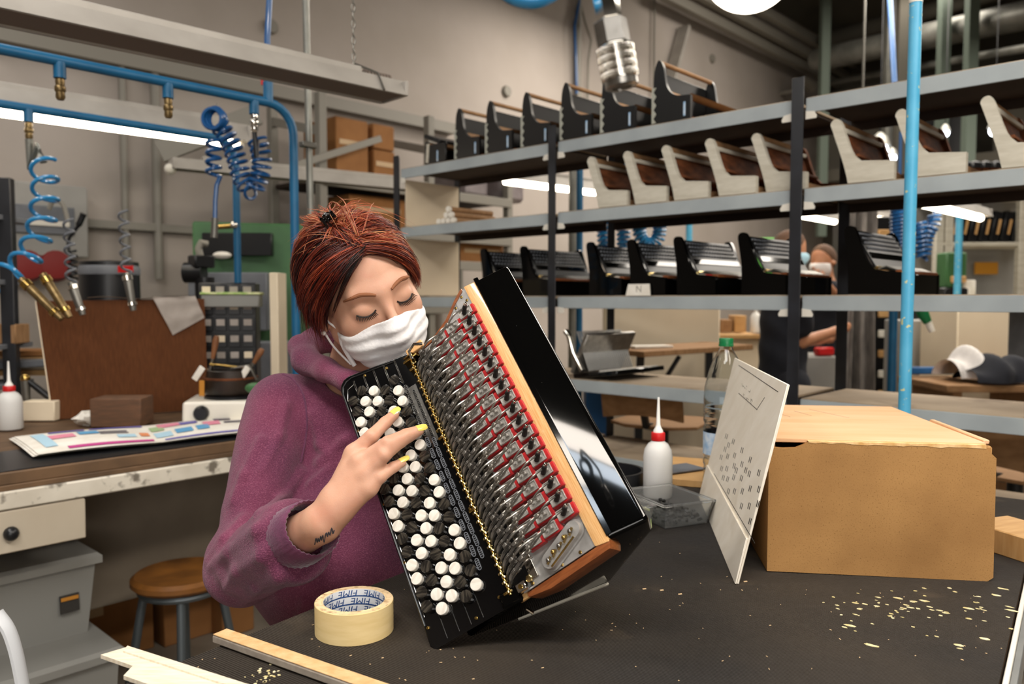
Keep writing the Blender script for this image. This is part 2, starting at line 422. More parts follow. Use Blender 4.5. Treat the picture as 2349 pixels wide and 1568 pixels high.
for x, y0, y1, r, lb in ((278, 150, 700, .022, 'thin vertical grey pipe on the wall above the brown board'), (352, 165, 640, .03, 'thicker vertical grey pipe on the wall beside the thin one'),
                         (1318, -40, 240, .035, 'vertical grey wall pipe behind the black accordion shells'), (1140, -30, 200, .0, ''), (1492, -20, 330, .012, 'thin vertical wall conduit behind the metal hose coupling')):
    if not r: continue
    p = wallp(x, (y0+y1)/2); MB().cyl(V((p.x, p.y, wallp(x, y1).z))-VV*.05, V((p.x, p.y, wallp(x, y0).z))-VV*.05, r, 10).thing('wall_pipe', 'pipe_grey', lb, 'pipe', (p.x, p.y, wallp(x, y1).z), group='pipes on the back wall')
wall_run('wall_cable', 'thin bent cable hanging on the wall beside the blue conduit', [(1330, 0), (1342, 50), (1356, 92), (1350, 140), (1348, 230)], .012, 'pipe_grey', .05)
wall_run('blue_conduit', 'slim dark blue conduit beside the vertical wall pipe', [(1333, -20), (1318, 60), (1321, 130), (1323, 215)], .014, 'blue_hose_dark', .07)
# three parallel rails sloping along the wall towards the far corner
for k, (x0, y0, x1, y1, lb) in enumerate(((1470, -10, 1905, 212, 'lowest of three parallel rails along the upper wall'), (1510, -12, 1915, 196, 'middle of three parallel rails along the upper wall'), (1560, -14, 1925, 182, 'topmost of three parallel rails along the upper wall'))):
    z = (wallp(x0, y0).z + wallp(x1, y1).z)/2
    A, B = ab(wallp(x0, y0))[0], ab(wallp(x1, y1))[0]
    MB().beam(room(A, WB-.25-.12*k, z), room(min(B, AE-.1), WB-.25-.12*k, z), .09, .11).thing('wall_rail', 'pipe_grey', lb, 'rail', room(A, WB-.25, z), group='rails on the upper wall')
p = wallp(1545, 130); MB().beam(wallp(1570, 62, .1), wallp(1535, 190, .1), .16, .05).thing('wall_bracket', 'lamp_body', 'slanted pale metal bracket under the wall rails', 'bracket', p)
for x, y, lb in ((620, 62, 'round grey cover cap on the wall behind the blue hose'), (1160, 210, 'small round dark cap on the bare middle wall'), (1632, 135, 'small dark wall cap to the side of the slanted bracket')):
    q = wallp(x, y); MB().lathe([(0, .0), (.055, .0), (.055, .02), (.045, .035), (0, .035)], 16, TR(q) @ frame(-VV).to_4x4()).thing('wall_disc', 'pipe_grey', lb, 'wall disc', q, group='round wall caps')
q = wallp(1790, 215); mb = MB(); mb.beam(q, q-VV*.25, .05, .05); mb.tube([q-VV*.25, q-VV*.25+V((0, 0, .12)), q-VV*.32+UU*.1+V((0, 0, .16)), q-VV*.36+UU*.3+V((0, 0, .1))], [.04, .05, .07, .1], 10)
mb.thing('wall_lamp', 'pipe_grey', 'dark bent wall lamp arm above the shelf upright', 'lamp', q)
# ducts, beams and hangers of the far bay, high at the back
def far_run(name, label, x0, y0, x1, y1, Y0, Y1, r, mt, cat='duct'):
    A, B = aty(x0, y0, Y0), aty(x1, y1, Y1); MB().cyl(A, B, r, 14).thing(name, mt, label, cat, A)
far_run('air_duct', 'large round grey air duct crossing under the far ceiling', 1872, 138, 2420, 20, 11.2, 8.3, .15, 'duct_metal')
far_run('ceiling_beam', 'dark steel beam above the large air duct', 1890, 95, 2420, -60, 11.6, 8.9, .11, 'dark_wall', 'beam')
far_run('handrail', 'upper pale gallery rail under the air duct', 1905, 190, 2420, 98, 12.0, 8.0, .045, 'duct_metal', 'rail')
far_run('handrail', 'lower pale gallery rail just above the grey shelf', 1905, 214, 2420, 135, 12.0, 8.0, .03, 'duct_metal', 'rail')
for x, lb in ((1892, 'first thin green hanger post near the wall corner'), (2042, 'pale hanger post left of the blue pole top'), (2068, 'dark hanger post just left of the blue pole top'), (2165, 'green hanger post just right of the blue pole'), (2228, 'green hanger post farther right of the blue pole')):
    p = aty(x, 100, 10.7-(x-1872)/548*2.9); MB().beam((p.x, p.y, 2.2), (p.x, p.y, HC), .11, .11).thing('hanger_post', 'post_green' if 'green' in lb else 'dark_wall' if 'dark' in lb else 'duct_metal', lb, 'post', (p.x, p.y, 2.2), group='hanger posts of the far gallery')
far_run('blue_air_hose', 'dark blue air hose hanging beside the hanger posts', 2040, -30, 2052, 190, 7.2, 7.0, .022, 'blue_hose_dark', 'hose')
g = thing('gallery', 'dark storage gallery under the far ceiling', 'gallery', room(AE-2.2, .3, 3.1))
MB().box(room(AE-1.2, -.4, 3.05), (2.2, 10, .16), ROT).build('deck', 'dark_wall', g)
for k in range(9):
    MB().box(room(AE-1.6, -4+k*1.02, 3.13+.35), (.5, .7, .7), ROT, .02).build('crate', 'machine_black' if k % 2 else 'dark_wall', g)
# ---------------------------------------------------------------- the accordion half being worked on
aL = V((-.3894, .58588, .71071)).normalized(); aM = V((.76045, -.23087, .60697)); aM = (aM - aL*aM.dot(aL)).normalized(); aN = aL.cross(aM)
aT = V((.00488, .95048, 1.00467))
ACC = MX.Translation(aT) @ MX((aM, aL, -aN)).transposed().to_4x4()       # x across the plate, y along the instrument, z out of the plate
def acc(m, l, h): return ACC @ V((m, l, h))
KBM = ACC @ MX(((.98350, 0, .18087, 0), (0, 1, 0, 0), (-.18087, 0, .98350, 0), (0, 0, 0, 1)))   # keyboard plane: x = -k, y = l, z out
def bevel_mesh(vs_, fs, w, seg=3, ang=25):
    bm = bmesh.new(); bv = [bm.verts.new(v) for v in vs_]
    for q in fs: bm.faces.new([bv[i] for i in q])
    bm.normal_update(); bmesh.ops.recalc_face_normals(bm, faces=bm.faces)
    es = [e for e in bm.edges if len(e.link_faces) == 2 and e.calc_face_angle(0) > math.radians(ang)]
    bmesh.ops.bevel(bm, geom=es, offset=w, segments=seg, affect='EDGES', profile=.6, clamp_overlap=True)
    v2 = [tuple(v.co) for v in bm.verts]; bm.verts.index_update(); f2 = [[v.index for v in f.verts] for f in bm.faces]; bm.free(); return v2, f2
def ring_pts(poly, n_per=1): return poly
AT = thing('accordion', 'half-assembled black button accordion with open metal mechanism on the workbench', 'accordion', acc(-.09, 0, 0), ACC.to_3x3())
# case: section corners as (m, n), bottom ring and shaped top ring
sec = [(.1435, -.001), (.191, .0225), (.176, .066), (.0615, .1625), (-.062, .096), (-.100, .030), (-.03, .012), (.012, .012)]
lb = [0, 0, 0, .004, .012, .004, 0, 0]; lt = [.432, .436, .43, .42, .40, .405, .40, .385]
vs_ = [(m, lb[i], -n) for i, (m, n) in enumerate(sec)] + [(m, lt[i], -n) for i, (m, n) in enumerate(sec)]; k = len(sec)
fs = [list(range(k)), list(range(k, 2*k))[::-1]] + [[i, (i+1) % k, k+(i+1) % k, k+i] for i in range(k)]
MB().add(*bevel_mesh(vs_, fs, .007, 3), ACC).build('case', 'black_lacquer', AT, label='black lacquered case')
MB().add(*bevel_mesh([(.1415, .003, .001), (.1435, .003, .005), (.1435, .432, .005), (.1415, .432, .001), (.150, .003, .002), (.150, .432, .002)], [[0, 3, 2, 1], [1, 2, 5, 4], [0, 4, 5, 3], [0, 1, 4], [3, 5, 2]], .0005, 1), ACC).build('edge_moulding', 'black_lacquer', AT)
MB().add(*bevel_mesh([(m, l, h) for h in (-.022, .0035) for m, l in ((.1235, .0), (.1425, -.004), (.1425, .428), (.1235, .4335))], [[0, 1, 2, 3], [4, 7, 6, 5], [0, 4, 5, 1], [1, 5, 6, 2], [2, 6, 7, 3], [3, 7, 4, 0]], .0025, 2), ACC).build('side_rail', 'accordion_maple', AT, label='varnished maple rail')
pl = [(.1425, -.004), (.139, -.011), (.05, -.012), (.018, -.006), (.018, .0), (.1235, .0), (.1425, .002)]
MB().add(*bevel_mesh([(m, l, h) for h in (-.03, .002) for m, l in pl], [list(range(7)), list(range(7, 14))[::-1]] + [[i, (i+1) % 7, 7+(i+1) % 7, 7+i] for i in range(7)], .002, 2), ACC).build('end_rail', 'accordion_mahogany', AT)
# curved mahogany wall at the top
mb = MB(); tp = [(.118, .436), (.10, .426), (.075, .408), (.05, .399), (.02, .398), (-.012, .402)]
for (m0, l0), (m1, l1) in zip(tp, tp[1:]):
    mb.add([(m0, l0-.006, .001), (m1, l1-.006, .001), (m1, l1, .001), (m0, l0, .001), (m0, l0-.006, -.05), (m1, l1-.006, -.05), (m1, l1, -.05), (m0, l0, -.05)],
           [[0, 1, 2, 3], [0, 4, 5, 1], [1, 5, 6, 2], [2, 6, 7, 3], [3, 7, 4, 0], [7, 6, 5, 4]], ACC)
mb.build('top_wall', 'accordion_mahogany', AT)
pp = [(.014, .002), (.1232, .002), (.1232, .4315), (.112, .4335), (.095, .419), (.07, .401), (.045, .392), (.014, .391)]
MB().prism(pp, .003, ACC @ TR((0, 0, -.003))).build('sound_plate', 'alu_plate', AT, label='brushed aluminium pallet plate')
MB().box((.0365, .19, .0015), (.012, .36, .003), b=.001, m=ACC).build('polished_strip', 'chrome', AT)
MB().box((.0165, .192, .0003), (.028, .376, .0016), b=.0004, m=ACC).build('gap_shade', 'black_satin', AT)  # black sheet added as painted shade in the gaps between the rods
sc = MB().lathe([(0, .0), (.0022, 0), (.0022, .0008), (.0016, .0013), (0, .0013)], 10).mesh('screw'); sc.materials.append(M('brass'))
invA = XF[AT.name].inverted()
def inst(name, me, m4, parent):
    o = bpy.data.objects.new(name, me); COL.objects.link(o); o.parent = parent
    pm = MX.Identity(4); o.matrix_local = invA @ m4; return o
for m, l in ((.1262-.004, .2294), (.1192, .169), (.1192, .1077), (.1195, .047), (.118, .412), (.1125, .423), (.097, .4135), (.074, .398), (.0485, .3868), (.103, .0055), (.075, .0052), (.03, .006)):
    inst('screw', sc, ACC @ TR((m, l, .0)), AT)
tv, tf = text_mesh('CSZ', .009); MB().add([(.098-y, .417+x*.9-.004, .0002) for x, y, _ in tv], tf, ACC).build('engraving', 'chain_steel', AT, ang=0)
# red felt valves under aluminium caps, three ranks
vb = MB().box((0, 0, .0045), (.026, .0155, .009), b=.0008).mesh('valve'); vb.materials.append(M('red_felt'))
vc = MB(); vc.box((-.0020, .0004, .0096), (.0215, .0130, .0012), b=.0003)
vc.box((-.0020, .0064, .0108), (.0215, .0012, .0026), b=.0003); vc.box((-.0020, -.0056, .0108), (.0215, .0012, .0026), b=.0003); vc.box((.0084, .0004, .0108), (.0012, .0130, .0026), b=.0003); vc.box((-.0122, .0004, .0108), (.0012, .0130, .0026), b=.0003)
vc.box((.002, .0, .0130), (.005, .0034, .005), b=.0008); vc.box((-.006, .001, .0122), (.003, .004, .004), b=.0008)
vcm = vc.mesh('valve_cap'); vcm.materials.append(M('cap_alu'))
vp = MB().tube([(-.004, -.001, .012), (.002, 0, .0185), (.0065, .0008, .0225)], [.0034, .0036, .0030], 8).mesh('rubber_plug'); vp.materials.append(M('black_parts'))
vn = MB().box((.0085, .001, .0245), (.0055, .0036, .0038), (0, -.7, .1), b=.0006).mesh('lever_tip'); vn.materials.append(M('chrome'))
def lever_mesh(mp, name):                                   # starts at the axle (0, 0), ends on a valve at m = mp
    sl = .31; f = lambda m: m*sl
    P = [(.0, -.0015, .003), (.004, .0, .008), (.009, .001, .0145), (.014, f(.014), .0165), (.03, f(.03), .0195), (mp*.55, f(mp*.55), .0235), (mp-.026, f(mp-.026), .026), (mp-.014, f(mp-.014), .0275), (mp-.006, f(mp-.006), .0245), (mp, f(mp), .0205), (mp+.003, f(mp+.003), .0165)]
    mb = MB().tube(spline(P, 3), .00135, 6); c = f(mp*.45)
    mb.box((mp*.45, c, .0225), (.007, .0042, .0042), (0, -.1, .3), b=.0006); mb.box((mp-.03, f(mp-.03), .0262), (.006, .0046, .004), (0, -.1, .3), b=.0006)
    mb.box((.02, f(.02), .0175), (.008, .0012, .006), (0, -.15, .3), b=.0003)
    me = mb.mesh(name); me.materials.append(M('rod_steel')); return me
for mc, mp, l0, n in ((.1135, .1115, .053, 18), (.0862, .0835, .0462, 18), (.0595, .057, .0455, 18)):
    lm = lever_mesh(mp, 'lever')
    for i in range(n):
        l = l0 + .0197*i
        if l > .385 and mc < .1: continue
        v = inst('valve', vb, ACC @ TR((mc, l, 0)), AT)
        for nm, me in (('valve_cap', vcm),) + ((('rubber_plug', vp), ('lever_tip', vn)) if mc > .1 else ()):
            c = bpy.data.objects.new(nm, me); COL.objects.link(c); c.parent = v
        inst('lever', lm, ACC @ TR((.002, l - .31*mp, 0)), AT)
# short inner levers that fill the space by the axle
P = [(.0, 0, .002), (.004, .001, .006), (.010, .003, .0105), (.02, .0062, .0125), (.032, .010, .0135), (.04, .0125, .0105), (.044, .0137, .006)]
lm = MB().tube(spline(P, 3), .0012, 6).box((.024, .0074, .0128), (.007, .0036, .0036), (0, -.1, .3), b=.0005).mesh('inner_lever'); lm.materials.append(M('rod_steel'))
for i in range(36): inst('inner_lever', lm, ACC @ TR((.002, .018+.0099*i, 0)), AT)
# brass hinge axle
MB().cyl(acc(-.001, .008, .0045), acc(-.001, .386, .0045), .0022, 10).build('axle', 'brass', AT)
hg = MB().cyl((0, -.0012, 0), (0, .0012, 0), .0036, 10).box((.003, 0, .001), (.006, .0018, .003), b=.0004).mesh('hinge'); hg.materials.append(M('gold'))
for i in range(60): inst('hinge', hg, ACC @ TR((-.0025+.003*(i % 2), .012+.0062*i, .0048)), AT)
for l in (.012, .13, .247, .372): MB().box((-.003, l, .004), (.012, .004, .007), b=.0006, m=ACC).build('axle_block', 'brass', AT)
mb = MB()
for i in range(9): mb.cyl(acc(-.008+.002*i, .392, -.002), acc(-.008+.002*i, .392, .012), .0009, 6)
mb.box((.0, .388, .004), (.026, .004, .012), b=.001, m=ACC).build('spring_block', 'brass', AT)
MB().tube([acc(.004, .384, .010), acc(.008, .392, .018), acc(.02, .396, .019), acc(.03, .392, .012)], .0022, 8).build('register_arm', 'chrome', AT)
MB().box((.012, .4, .004), (.03, .012, .006), b=.001, m=ACC).build('top_bridge', 'accordion_maple', AT)
# stadium-shaped register cover at the bottom of the plate
def stadium(p, q, r, n=10):
    p, q = V(p), V(q); a = math.atan2(q.y-p.y, q.x-p.x)
    return [(q.x+r*math.cos(a-PI/2+PI*i/n), q.y+r*math.sin(a-PI/2+PI*i/n)) for i in range(n+1)] + [(p.x+r*math.cos(a+PI/2+PI*i/n), p.y+r*math.sin(a+PI/2+PI*i/n)) for i in range(n+1)]
def stad(r0, r1, h0, h1): return MB().loft([[(x, y, h0) for x, y in stadium((.066, .0155, 0), (.110, .0315, 0), r0)], [(x, y, h1) for x, y in stadium((.066, .0155, 0), (.110, .0315, 0), r1)]], m=ACC)
stad(.0128, .0128, .0, .003).build('register_base', 'alu_plate', AT)
cv = stad(.0108, .0098, .003, .009).build('register_cover', 'alu_plate', AT)
for i in range(5):
    c = V((.066, .0155, 0)).lerp(V((.110, .0315, 0)), i/4.3)
    MB().ball((c.x, c.y+.0015*(i % 2), .0105), .0034, 10, 6, m=ACC).build('brass_stud', 'brass' if i % 2 else 'steel', cv)
    MB().tube([ACC @ V((c.x-.003, c.y-.004, .0108)), ACC @ V((c.x+.005, c.y+.002, .012))], .0016, 8).build('spring_pin', 'gold', cv)
MB().tube([ACC @ V((.066, .007, .010)), ACC @ V((.108, .0225, .010))], .0012, 6).build('slide_wire', 'brass', cv)
br = MB().box((.017, .0085, .004), (.014, .011, .008), b=.001, m=ACC).build('bracket', 'chrome', AT)
MB().lathe([(0, 0), (.003, 0), (.003, .0012), (0, .0012)], 10, ACC @ TR((.017, .0085, .008))).build('bracket_screw', 'brass', br)
MB().lathe([(0, 0), (.0048, 0), (.0048, .003), (.003, .004), (0, .004)], 6, ACC @ TR((.030, .0125, .002))).build('hex_nut', 'gold', AT)
MB().box((.010, .0, -.006), (.016, .008, .006), b=.001, m=ACC).build('corner_block', 'wood_pale', AT)
# pale bellows gasket along the lower edge
MB().beam(acc(-.057, .011, -.0975), acc(.058, .003, -.160), .006, .0035, up=aL).build('bellows_gasket', 'shell_wood', AT)
# keyboard
kp = [(-.1245, .004), (-.120, -.003), (.004, -.003), (.004, .404), (-.02, .4085), (-.104, .4285), (-.114, .4275), (-.1215, .4205), (-.1245, .411)]
n = len(kp); KB = MB().add(*bevel_mesh([(x, y if z == 0 else max(y, .015), z) for z in (-.024, 0) for x, y in kp], [list(range(n)), list(range(n, 2*n))[::-1]] + [[i, (i+1) % n, n+(i+1) % n, n+i] for i in range(n)], .0035, 3), KBM).build('keyboard', 'black_plate', AT, label='glossy black five-row button keyboard')
rim = [(-.1215, .03), (-.1215, .404), (-.118, .415), (-.110, .4205), (-.10, .4215), (-.03, .405)]
MB().tube([KBM @ V((x, y, .0004)) for x, y in rim], .0011, 6).build('rim', 'black_satin', KB)
MB().tube([KBM @ V((x, y, .001)) for x, y in ((-.1175, .04), (-.1175, .39), (-.112, .406), (-.1, .4085))], .0006, 6).build('inner_rim', 'steel', KB)
for kk in (.0275, .046, .0637, .0812, .099):                     # bright guide rails at the top of each row
    for d in (-.0009, .0009):
        MB().beam(KBM @ V((-kk+d, .362, .0008)), KBM @ V((-kk+d, .4045+kk*.1, .0008)), .0006, .0012).build('guide_rail', 'steel', KB)
for kk in (.046, .0637, .0812, .099):
    MB().beam(KBM @ V((-kk, .002, .0005)), KBM @ V((-kk, .05, .0005)), .0012, .0012).build('row_ridge', 'black_satin', KB)
wb = [(0, -.002), (.0072, -.002), (.0072, .0052), (.0080, .0056), (.0081, .0072), (.0075, .0081), (.0050, .0084), (0, .0085)]
b1 = MB().lathe(wb, 20).mesh('button'); b1.materials.append(M('pearl')); b2 = MB().lathe(wb, 20).mesh('button'); b2.materials.append(M('pearl_dark'))
rows = [(.0370, .3715, 18, 'dwwd'), (.0551, .3650, 18, 'ddww'), (.0722, .3750, 18, 'wwdw'), (.0901, .3867, 19, 'dwwd'), (.1079, .3793, 18, 'ddww')]
for kk, l0, n, pat in rows:
    for i in range(n):
        o = inst('button', b1 if pat[i % 4] == 'w' else b2, KBM @ TR((-kk, l0-.01946*i, .0), random.uniform(0, 6.28)), AT)
sl = MB(); st = stadium((0, -.0055, 0), (0, .0055, 0), .0027, 6); si = stadium((0, -.0055, 0), (0, .0055, 0), .0018, 6); n = len(st)
sl.loft([[(x, y, 0) for x, y in st], [(x, y, .0012) for x, y in st], [(x, y, .0012) for x, y in si], [(x, y, .0002) for x, y in si]], cap=False)
for i in range(4): sl.box((0, -.0042+.0028*i, .0007), (.0030, .0010, .0014), b=.0003)
slm = sl.mesh('mechanism_slot'); slm.materials.append(M('machine_grey')); slg = sl.mesh('mechanism_slot'); slg.materials.append(M('steel'))
sf = MB().prism(st, .0006).mesh('slot_floor'); sf.materials.append(M('black_satin'))
for i in range(16):
    for xx, yy in ((-.0262, .349-.0190*i), (-.0172, .3345-.01725*i)):
        o = inst('mechanism_slot', slg if i < 5 else slm, KBM @ TR((xx, yy, .0009)), AT); c = bpy.data.objects.new('slot_floor', sf); COL.objects.link(c); c.parent = o
MB().box((-.0195, .300, .0001), (.018, .10, .0012), b=.0004, m=KBM).build('slot_plate', 'steel', KB)
for x, y in ((-.1185, .333), (-.1185, .208), (-.1185, .118), (-.1185, .026), (-.079, .412), (-.043, .402), (-.008, .262), (-.008, .136), (-.018, .014), (-.055, .006)): inst('screw', sc, KBM @ TR((x, y, .0003)), AT)
MB().box((-.004, .006, -.004), (.028, .02, .018), b=.003, m=KBM).build('corner_cap', 'black_lacquer', AT)
MB().tube([acc(-.006, -.006, -.03), acc(-.002, -.014, -.034)], .0022, 8).build('strap_pin', 'chrome', AT)
# ---------------------------------------------------------------- workbench with ribbed rubber mat
TA = math.atan2(.812, .584)
TT = MX.Rotation(TA, 4, 'Z')                                  # x runs away along the bench, y to its far-left side
def tb(e, r, z=TZ): return TT @ V((e, r, z))
def ter(p): q = TT.inverted() @ V(p); return q.x, q.y
E0, E1, R0_, R1_ = .30, 2.02, .066, .861
bt = thing('workbench', 'long workbench under the black ribbed mat', 'workbench', tb((E0+E1)/2, (R0_+R1_)/2, 0), TA)
MB().box(((E0+E1)/2, (R0_+R1_)/2, TZ-.024), (E1-E0, R1_-R0_, .040), b=.004, m=TT).build('worktop', 'bench_wood', bt)
MB().box(((E0+E1)/2, R0_-.006, TZ-.018), (E1-E0, .006, .036), b=.001, m=TT).build('edge_strip', 'white_paint', bt)
MB().box(((E0+E1)/2, R0_-.013, TZ-.022), (E1-E0, .008, .034), b=.001, m=TT).build('steel_edge', 'bench_steel', bt)
for e in (E0+.08, E1-.08):
    for r in (R0_+.08, R1_-.08): MB().box((e, r, (TZ-.045)/2), (.06, .06, TZ-.045), b=.004, m=TT).build('leg', 'bench_steel', bt)
for r in (R0_+.08, R1_-.08): MB().box(((E0+E1)/2, r, .18), (E1-E0-.2, .04, .06), b=.004, m=TT).build('stretcher', 'bench_steel', bt)
mt_ = thing('rubber_mat', 'black finely ribbed rubber mat covering the workbench', 'mat', tb((E0+E1)/2, (R0_+R1_)/2, TZ), TA)
MB().box(((E0+E1)/2, (R0_+R1_)/2, TZ-.0022), (E1-E0, R1_-R0_, .0024), b=.0004, m=TT).build('mat_sheet', 'rubber_mat', mt_)
pr = []; pitch = .0033; n = int((E1-E0)/pitch)
for i in range(n):
    x = E0+i*pitch; pr += [(x, TZ-.0012), (x+.0006, TZ+.0003), (x+.0020, TZ+.0003), (x+.0026, TZ-.0012)]
rib = MB().add([(x, r, z) for r in (R0_, R1_) for x, z in pr], [[i, i+1, len(pr)+i+1, len(pr)+i] for i in range(len(pr)-1)], TT).build('ribs', 'rubber_mat', mt_, ang=20); rib['kind'] = 'stuff'
# dried glue, wood chips and crumbs
gd = MB(); rg = random.Random(3)
def blob(mb, p, r, st_, ang, h=.0006):
    k = 7; pts = [(r*st_*math.cos(2*PI*i/k)*rg.uniform(.6, 1.2), r*math.sin(2*PI*i/k)*rg.uniform(.6, 1.2)) for i in range(k)]
    mb.prism(pts, h, TR(p, ang))
for _ in range(95):
    x = rg.gauss(2080, 150); y = rg.gauss(1390, 38); 
    if not (1880 < x < 2330 and 1345 < y < 1540): continue
    blob(gd, atz(x, y, TZ+.0004), rg.uniform(.0009, .0028), rg.uniform(1, 2.4), TA+PI/2+rg.uniform(-.2, .2))
for x, y in ((2120, 1378), (2060, 1372), (2200, 1480), (2260, 1465), (1950, 1435), (2000, 1480), (2300, 1350), (2285, 1365), (2320, 1400), (2220, 1395)): blob(gd, atz(x, y, TZ+.0004), .0036, 2.2, TA+PI/2)
for _ in range(26): blob(gd, atz(rg.gauss(600, 20), rg.gauss(1552, 8), TZ+.0004), rg.uniform(.0008, .0022), 1.4, rg.uniform(0, 3))
gd.thing('glue_spots', 'glue_drop', 'dried yellowish glue spots scattered on the ribbed mat', 'glue spots', atz(2080, 1400, TZ), kind='stuff')
ch = MB()
for _ in range(150):
    x, y = rg.uniform(450, 2300), rg.uniform(1240, 1560)
    if y < 1350 and not (1500 < x < 1700): continue
    p = atz(x, y, TZ+.0008)
    if not (R0_ < ter(p)[1] < R1_): continue
    ch.box(p, (rg.uniform(.0008, .0035), rg.uniform(.0006, .0014), .0007), (0, 0, rg.uniform(0, 3)), b=.0002)
for x, y in ((1518, 1353), (1478, 1350), (1560, 1362), (1710, 1333)): ch.box(atz(x, y, TZ+.001), (.006, .002, .0015), (0, 0, .3), b=.0003)
ch.thing('wood_chips', 'chip_wood', 'tiny pale chips and crumbs strewn over the mat', 'wood chips', atz(1500, 1400, TZ), kind='stuff')
# masking tape
c = atz(806, 1500, TZ); c = V((-.2053, 1.017, TZ)); to, ti, th = .0505, .0395, .0405
tp = thing('tape_roll', 'cream masking tape roll with blue printed core', 'tape', c)
MB().lathe([(ti+.0005, .0), (to-.0008, 0), (to, .0008), (to, th-.0008), (to-.0008, th)], 64, TR(c)).build('paper_tape', 'tape_paper', tp)
MB().lathe([(to-.0008, th), (ti+.002, th-.0004), (ti+.0012, th+.0004), (ti, th)], 64, TR(c)).build('tape_edge', 'tape_edge', tp)
core = MB().lathe([(ti, th), (ti, .0), (ti+.0005, 0)], 64, TR(c)).build('core', 'print_white', tp)
pv, pf = text_mesh('FIME', .0118); pb = MB()
def wrap(vs_, a0, z0, rot=True, shear=.18):
    out = []
    for x, y, _ in vs_:
        if rot: x, y = -x, -y
        a = a0 - (x+shear*y)*1.15/ti; out.append((math.cos(a)*(ti-.0003), math.sin(a)*(ti-.0003), z0+y))
    return out
for rI, z0 in enumerate((.0355, .0245, .0135, .003)):
    for k in range(7):
        a0 = 2*PI*(k+.5*(rI % 2))/7 + .2
        pb.add(wrap(pv, a0, z0), pf, TR(c))
        if z0 < .035:
            bar = [(-.0155, -.0068, 0), (.0155, -.0068, 0), (.0155, -.0052, 0), (-.0155, -.0052, 0)]; 
            seg = [[(-.0155+.031*i/8, y, 0) for i in range(9)] for y in (-.0072, -.0056)]
            vv = wrap(seg[0], a0, z0)+wrap(seg[1], a0, z0); pb.add(vv, [[i, i+1, 10+i, 9+i] for i in range(8)], TR(c))
pb.build('printed_lettering', 'print_blue', core, ang=0)
# chipboard batten and pale notched strip reaching over the bench edge
p0, p1 = atz(484, 1476, TZ+.001), atz(770, 1580, TZ+.001); d = (p1-p0).normalized(); pend = p0+d*.62; side = V((0, 0, 1)).cross(d)
bt2 = thing('wooden_batten', 'chipboard batten lying across the bench edge beside the tape', 'batten', p0)
MB().beam(p0+side*.012+V((0, 0, .0058)), pend+side*.012+V((0, 0, .0058)), .022, .0112, up=(0, 0, 1), b=.0025).build('core', 'stick_side', bt2)
MB().beam(p0+side*.012+V((0, 0, .0117))+d*.002, pend+side*.012+V((0, 0, .0117)), .0205, .0012, up=(0, 0, 1), b=.0004).build('top_face', 'wood_stick', bt2)
q0 = atz(250, 1512, TZ+.016); q1 = atz(290, 1488, TZ+.016); q2 = atz(560, 1575, TZ+.016); dd = (q2-q1).normalized(); ss = (q0-q1); ss -= dd*ss.dot(dd); w = ss.length; ss.normalize()
fr = MX((dd, ss*-1, V((0, 0, 1)))).transposed().to_4x4() if dd.cross(ss*-1).z > 0 else MX((dd, ss, V((0, 0, 1)))).transposed().to_4x4()
sg = -1 if dd.cross(ss*-1).z > 0 else 1
poly = [(0, 0), (.55, 0), (.55, sg*w*1.75), (.062, sg*w*1.75), (.050, sg*w*1.02), (-.008, sg*w)]
pb = thing('notched_strip', 'pale notched wooden strip sticking out over the near bench corner', 'strip', q1)
MB().prism(poly, .0045, TR(q1-V((0, 0, .002))) @ fr).build('strip_body', 'pale_board', pb)
MB().prism([(0.002, 0), (.55, 0), (.55, sg*w*.42), (.01, sg*w*.42)], .0022, TR(q1+V((0, 0, .0025))) @ fr).build('raised_edge', 'pale_board', pb)
MB().prism([(.06, sg*w*.3), (.55, sg*w*.3), (.55, sg*w*1.4), (.08, sg*w*1.4)], .0138, TR(q1-V((0, 0, .0158))) @ fr).build('runner', 'stick_side', pb)
# MDF box with plywood lid
ba = -math.radians(7.2); B0 = V((.403, 1.238, TZ)); BM = TR(B0, ba); bw, bd, bh = .335, .425, .212
bx_ = thing('fibreboard_box', 'large brown fibreboard box with light plywood lid', 'box', B0, ba)
def side_poly(w_, h_, r): return [(0, 0), (w_-r, 0), (w_-r*.3, r*.3), (w_, r), (w_, h_-r*1.3), (w_-r*.4, h_-r*.35), (w_-r*1.2, h_)]
rr = random.Random(5); top = [(bw-.016-(bw-.075)*i/24, bh-.004+rr.uniform(-.0012, .0012)-.004*(1-i/24)) for i in range(25)]
fp = [(0, .002), (bw-.008, 0), (bw, .006), (bw-.001, bh-.022)] + top + [(.052, bh-.009), (.042, bh-.0135), (.022, bh-.0145), (0, bh-.013)]
MB().prism(fp, .012, BM @ MX(((1, 0, 0, 0), (0, 0, -1, .012), (0, 1, 0, 0), (0, 0, 0, 1)))).build('front_panel', 'mdf', bx_, ang=30)
sp = MB(); 
for i in range(24):
    (x0, z0), (x1, z1) = top[i], top[i+1]; sp.add([(x0, .0, z0), (x1, 0, z1), (x1, 0, bh-.002), (x0, 0, bh-.002), (x0, .012, z0), (x1, .012, z1), (x1, .012, bh-.002), (x0, .012, bh-.002)], [[0, 1, 2, 3], [3, 2, 6, 7], [4, 7, 6, 5], [0, 4, 5, 1]], BM @ TR((0, -.0006, 0)))
sp.build('splintered_edge', 'splinter', bx_)
MB().box((bw/2-.002, bd/2+.004, bh-.003), (bw-.022, bd-.008, .006), b=.001, m=BM).build('lid', 'plywood', bx_)
MB().box((.006, bd/2+.006, bh/2-.004), (.012, bd-.013, bh-.010), b=.001, m=BM).build('side_panel', 'mdf', bx_)
MB().box((bw-.007, bd/2+.006, bh/2-.003), (.012, bd-.013, bh-.006), b=.003, m=BM).build('side_panel', 'mdf', bx_)
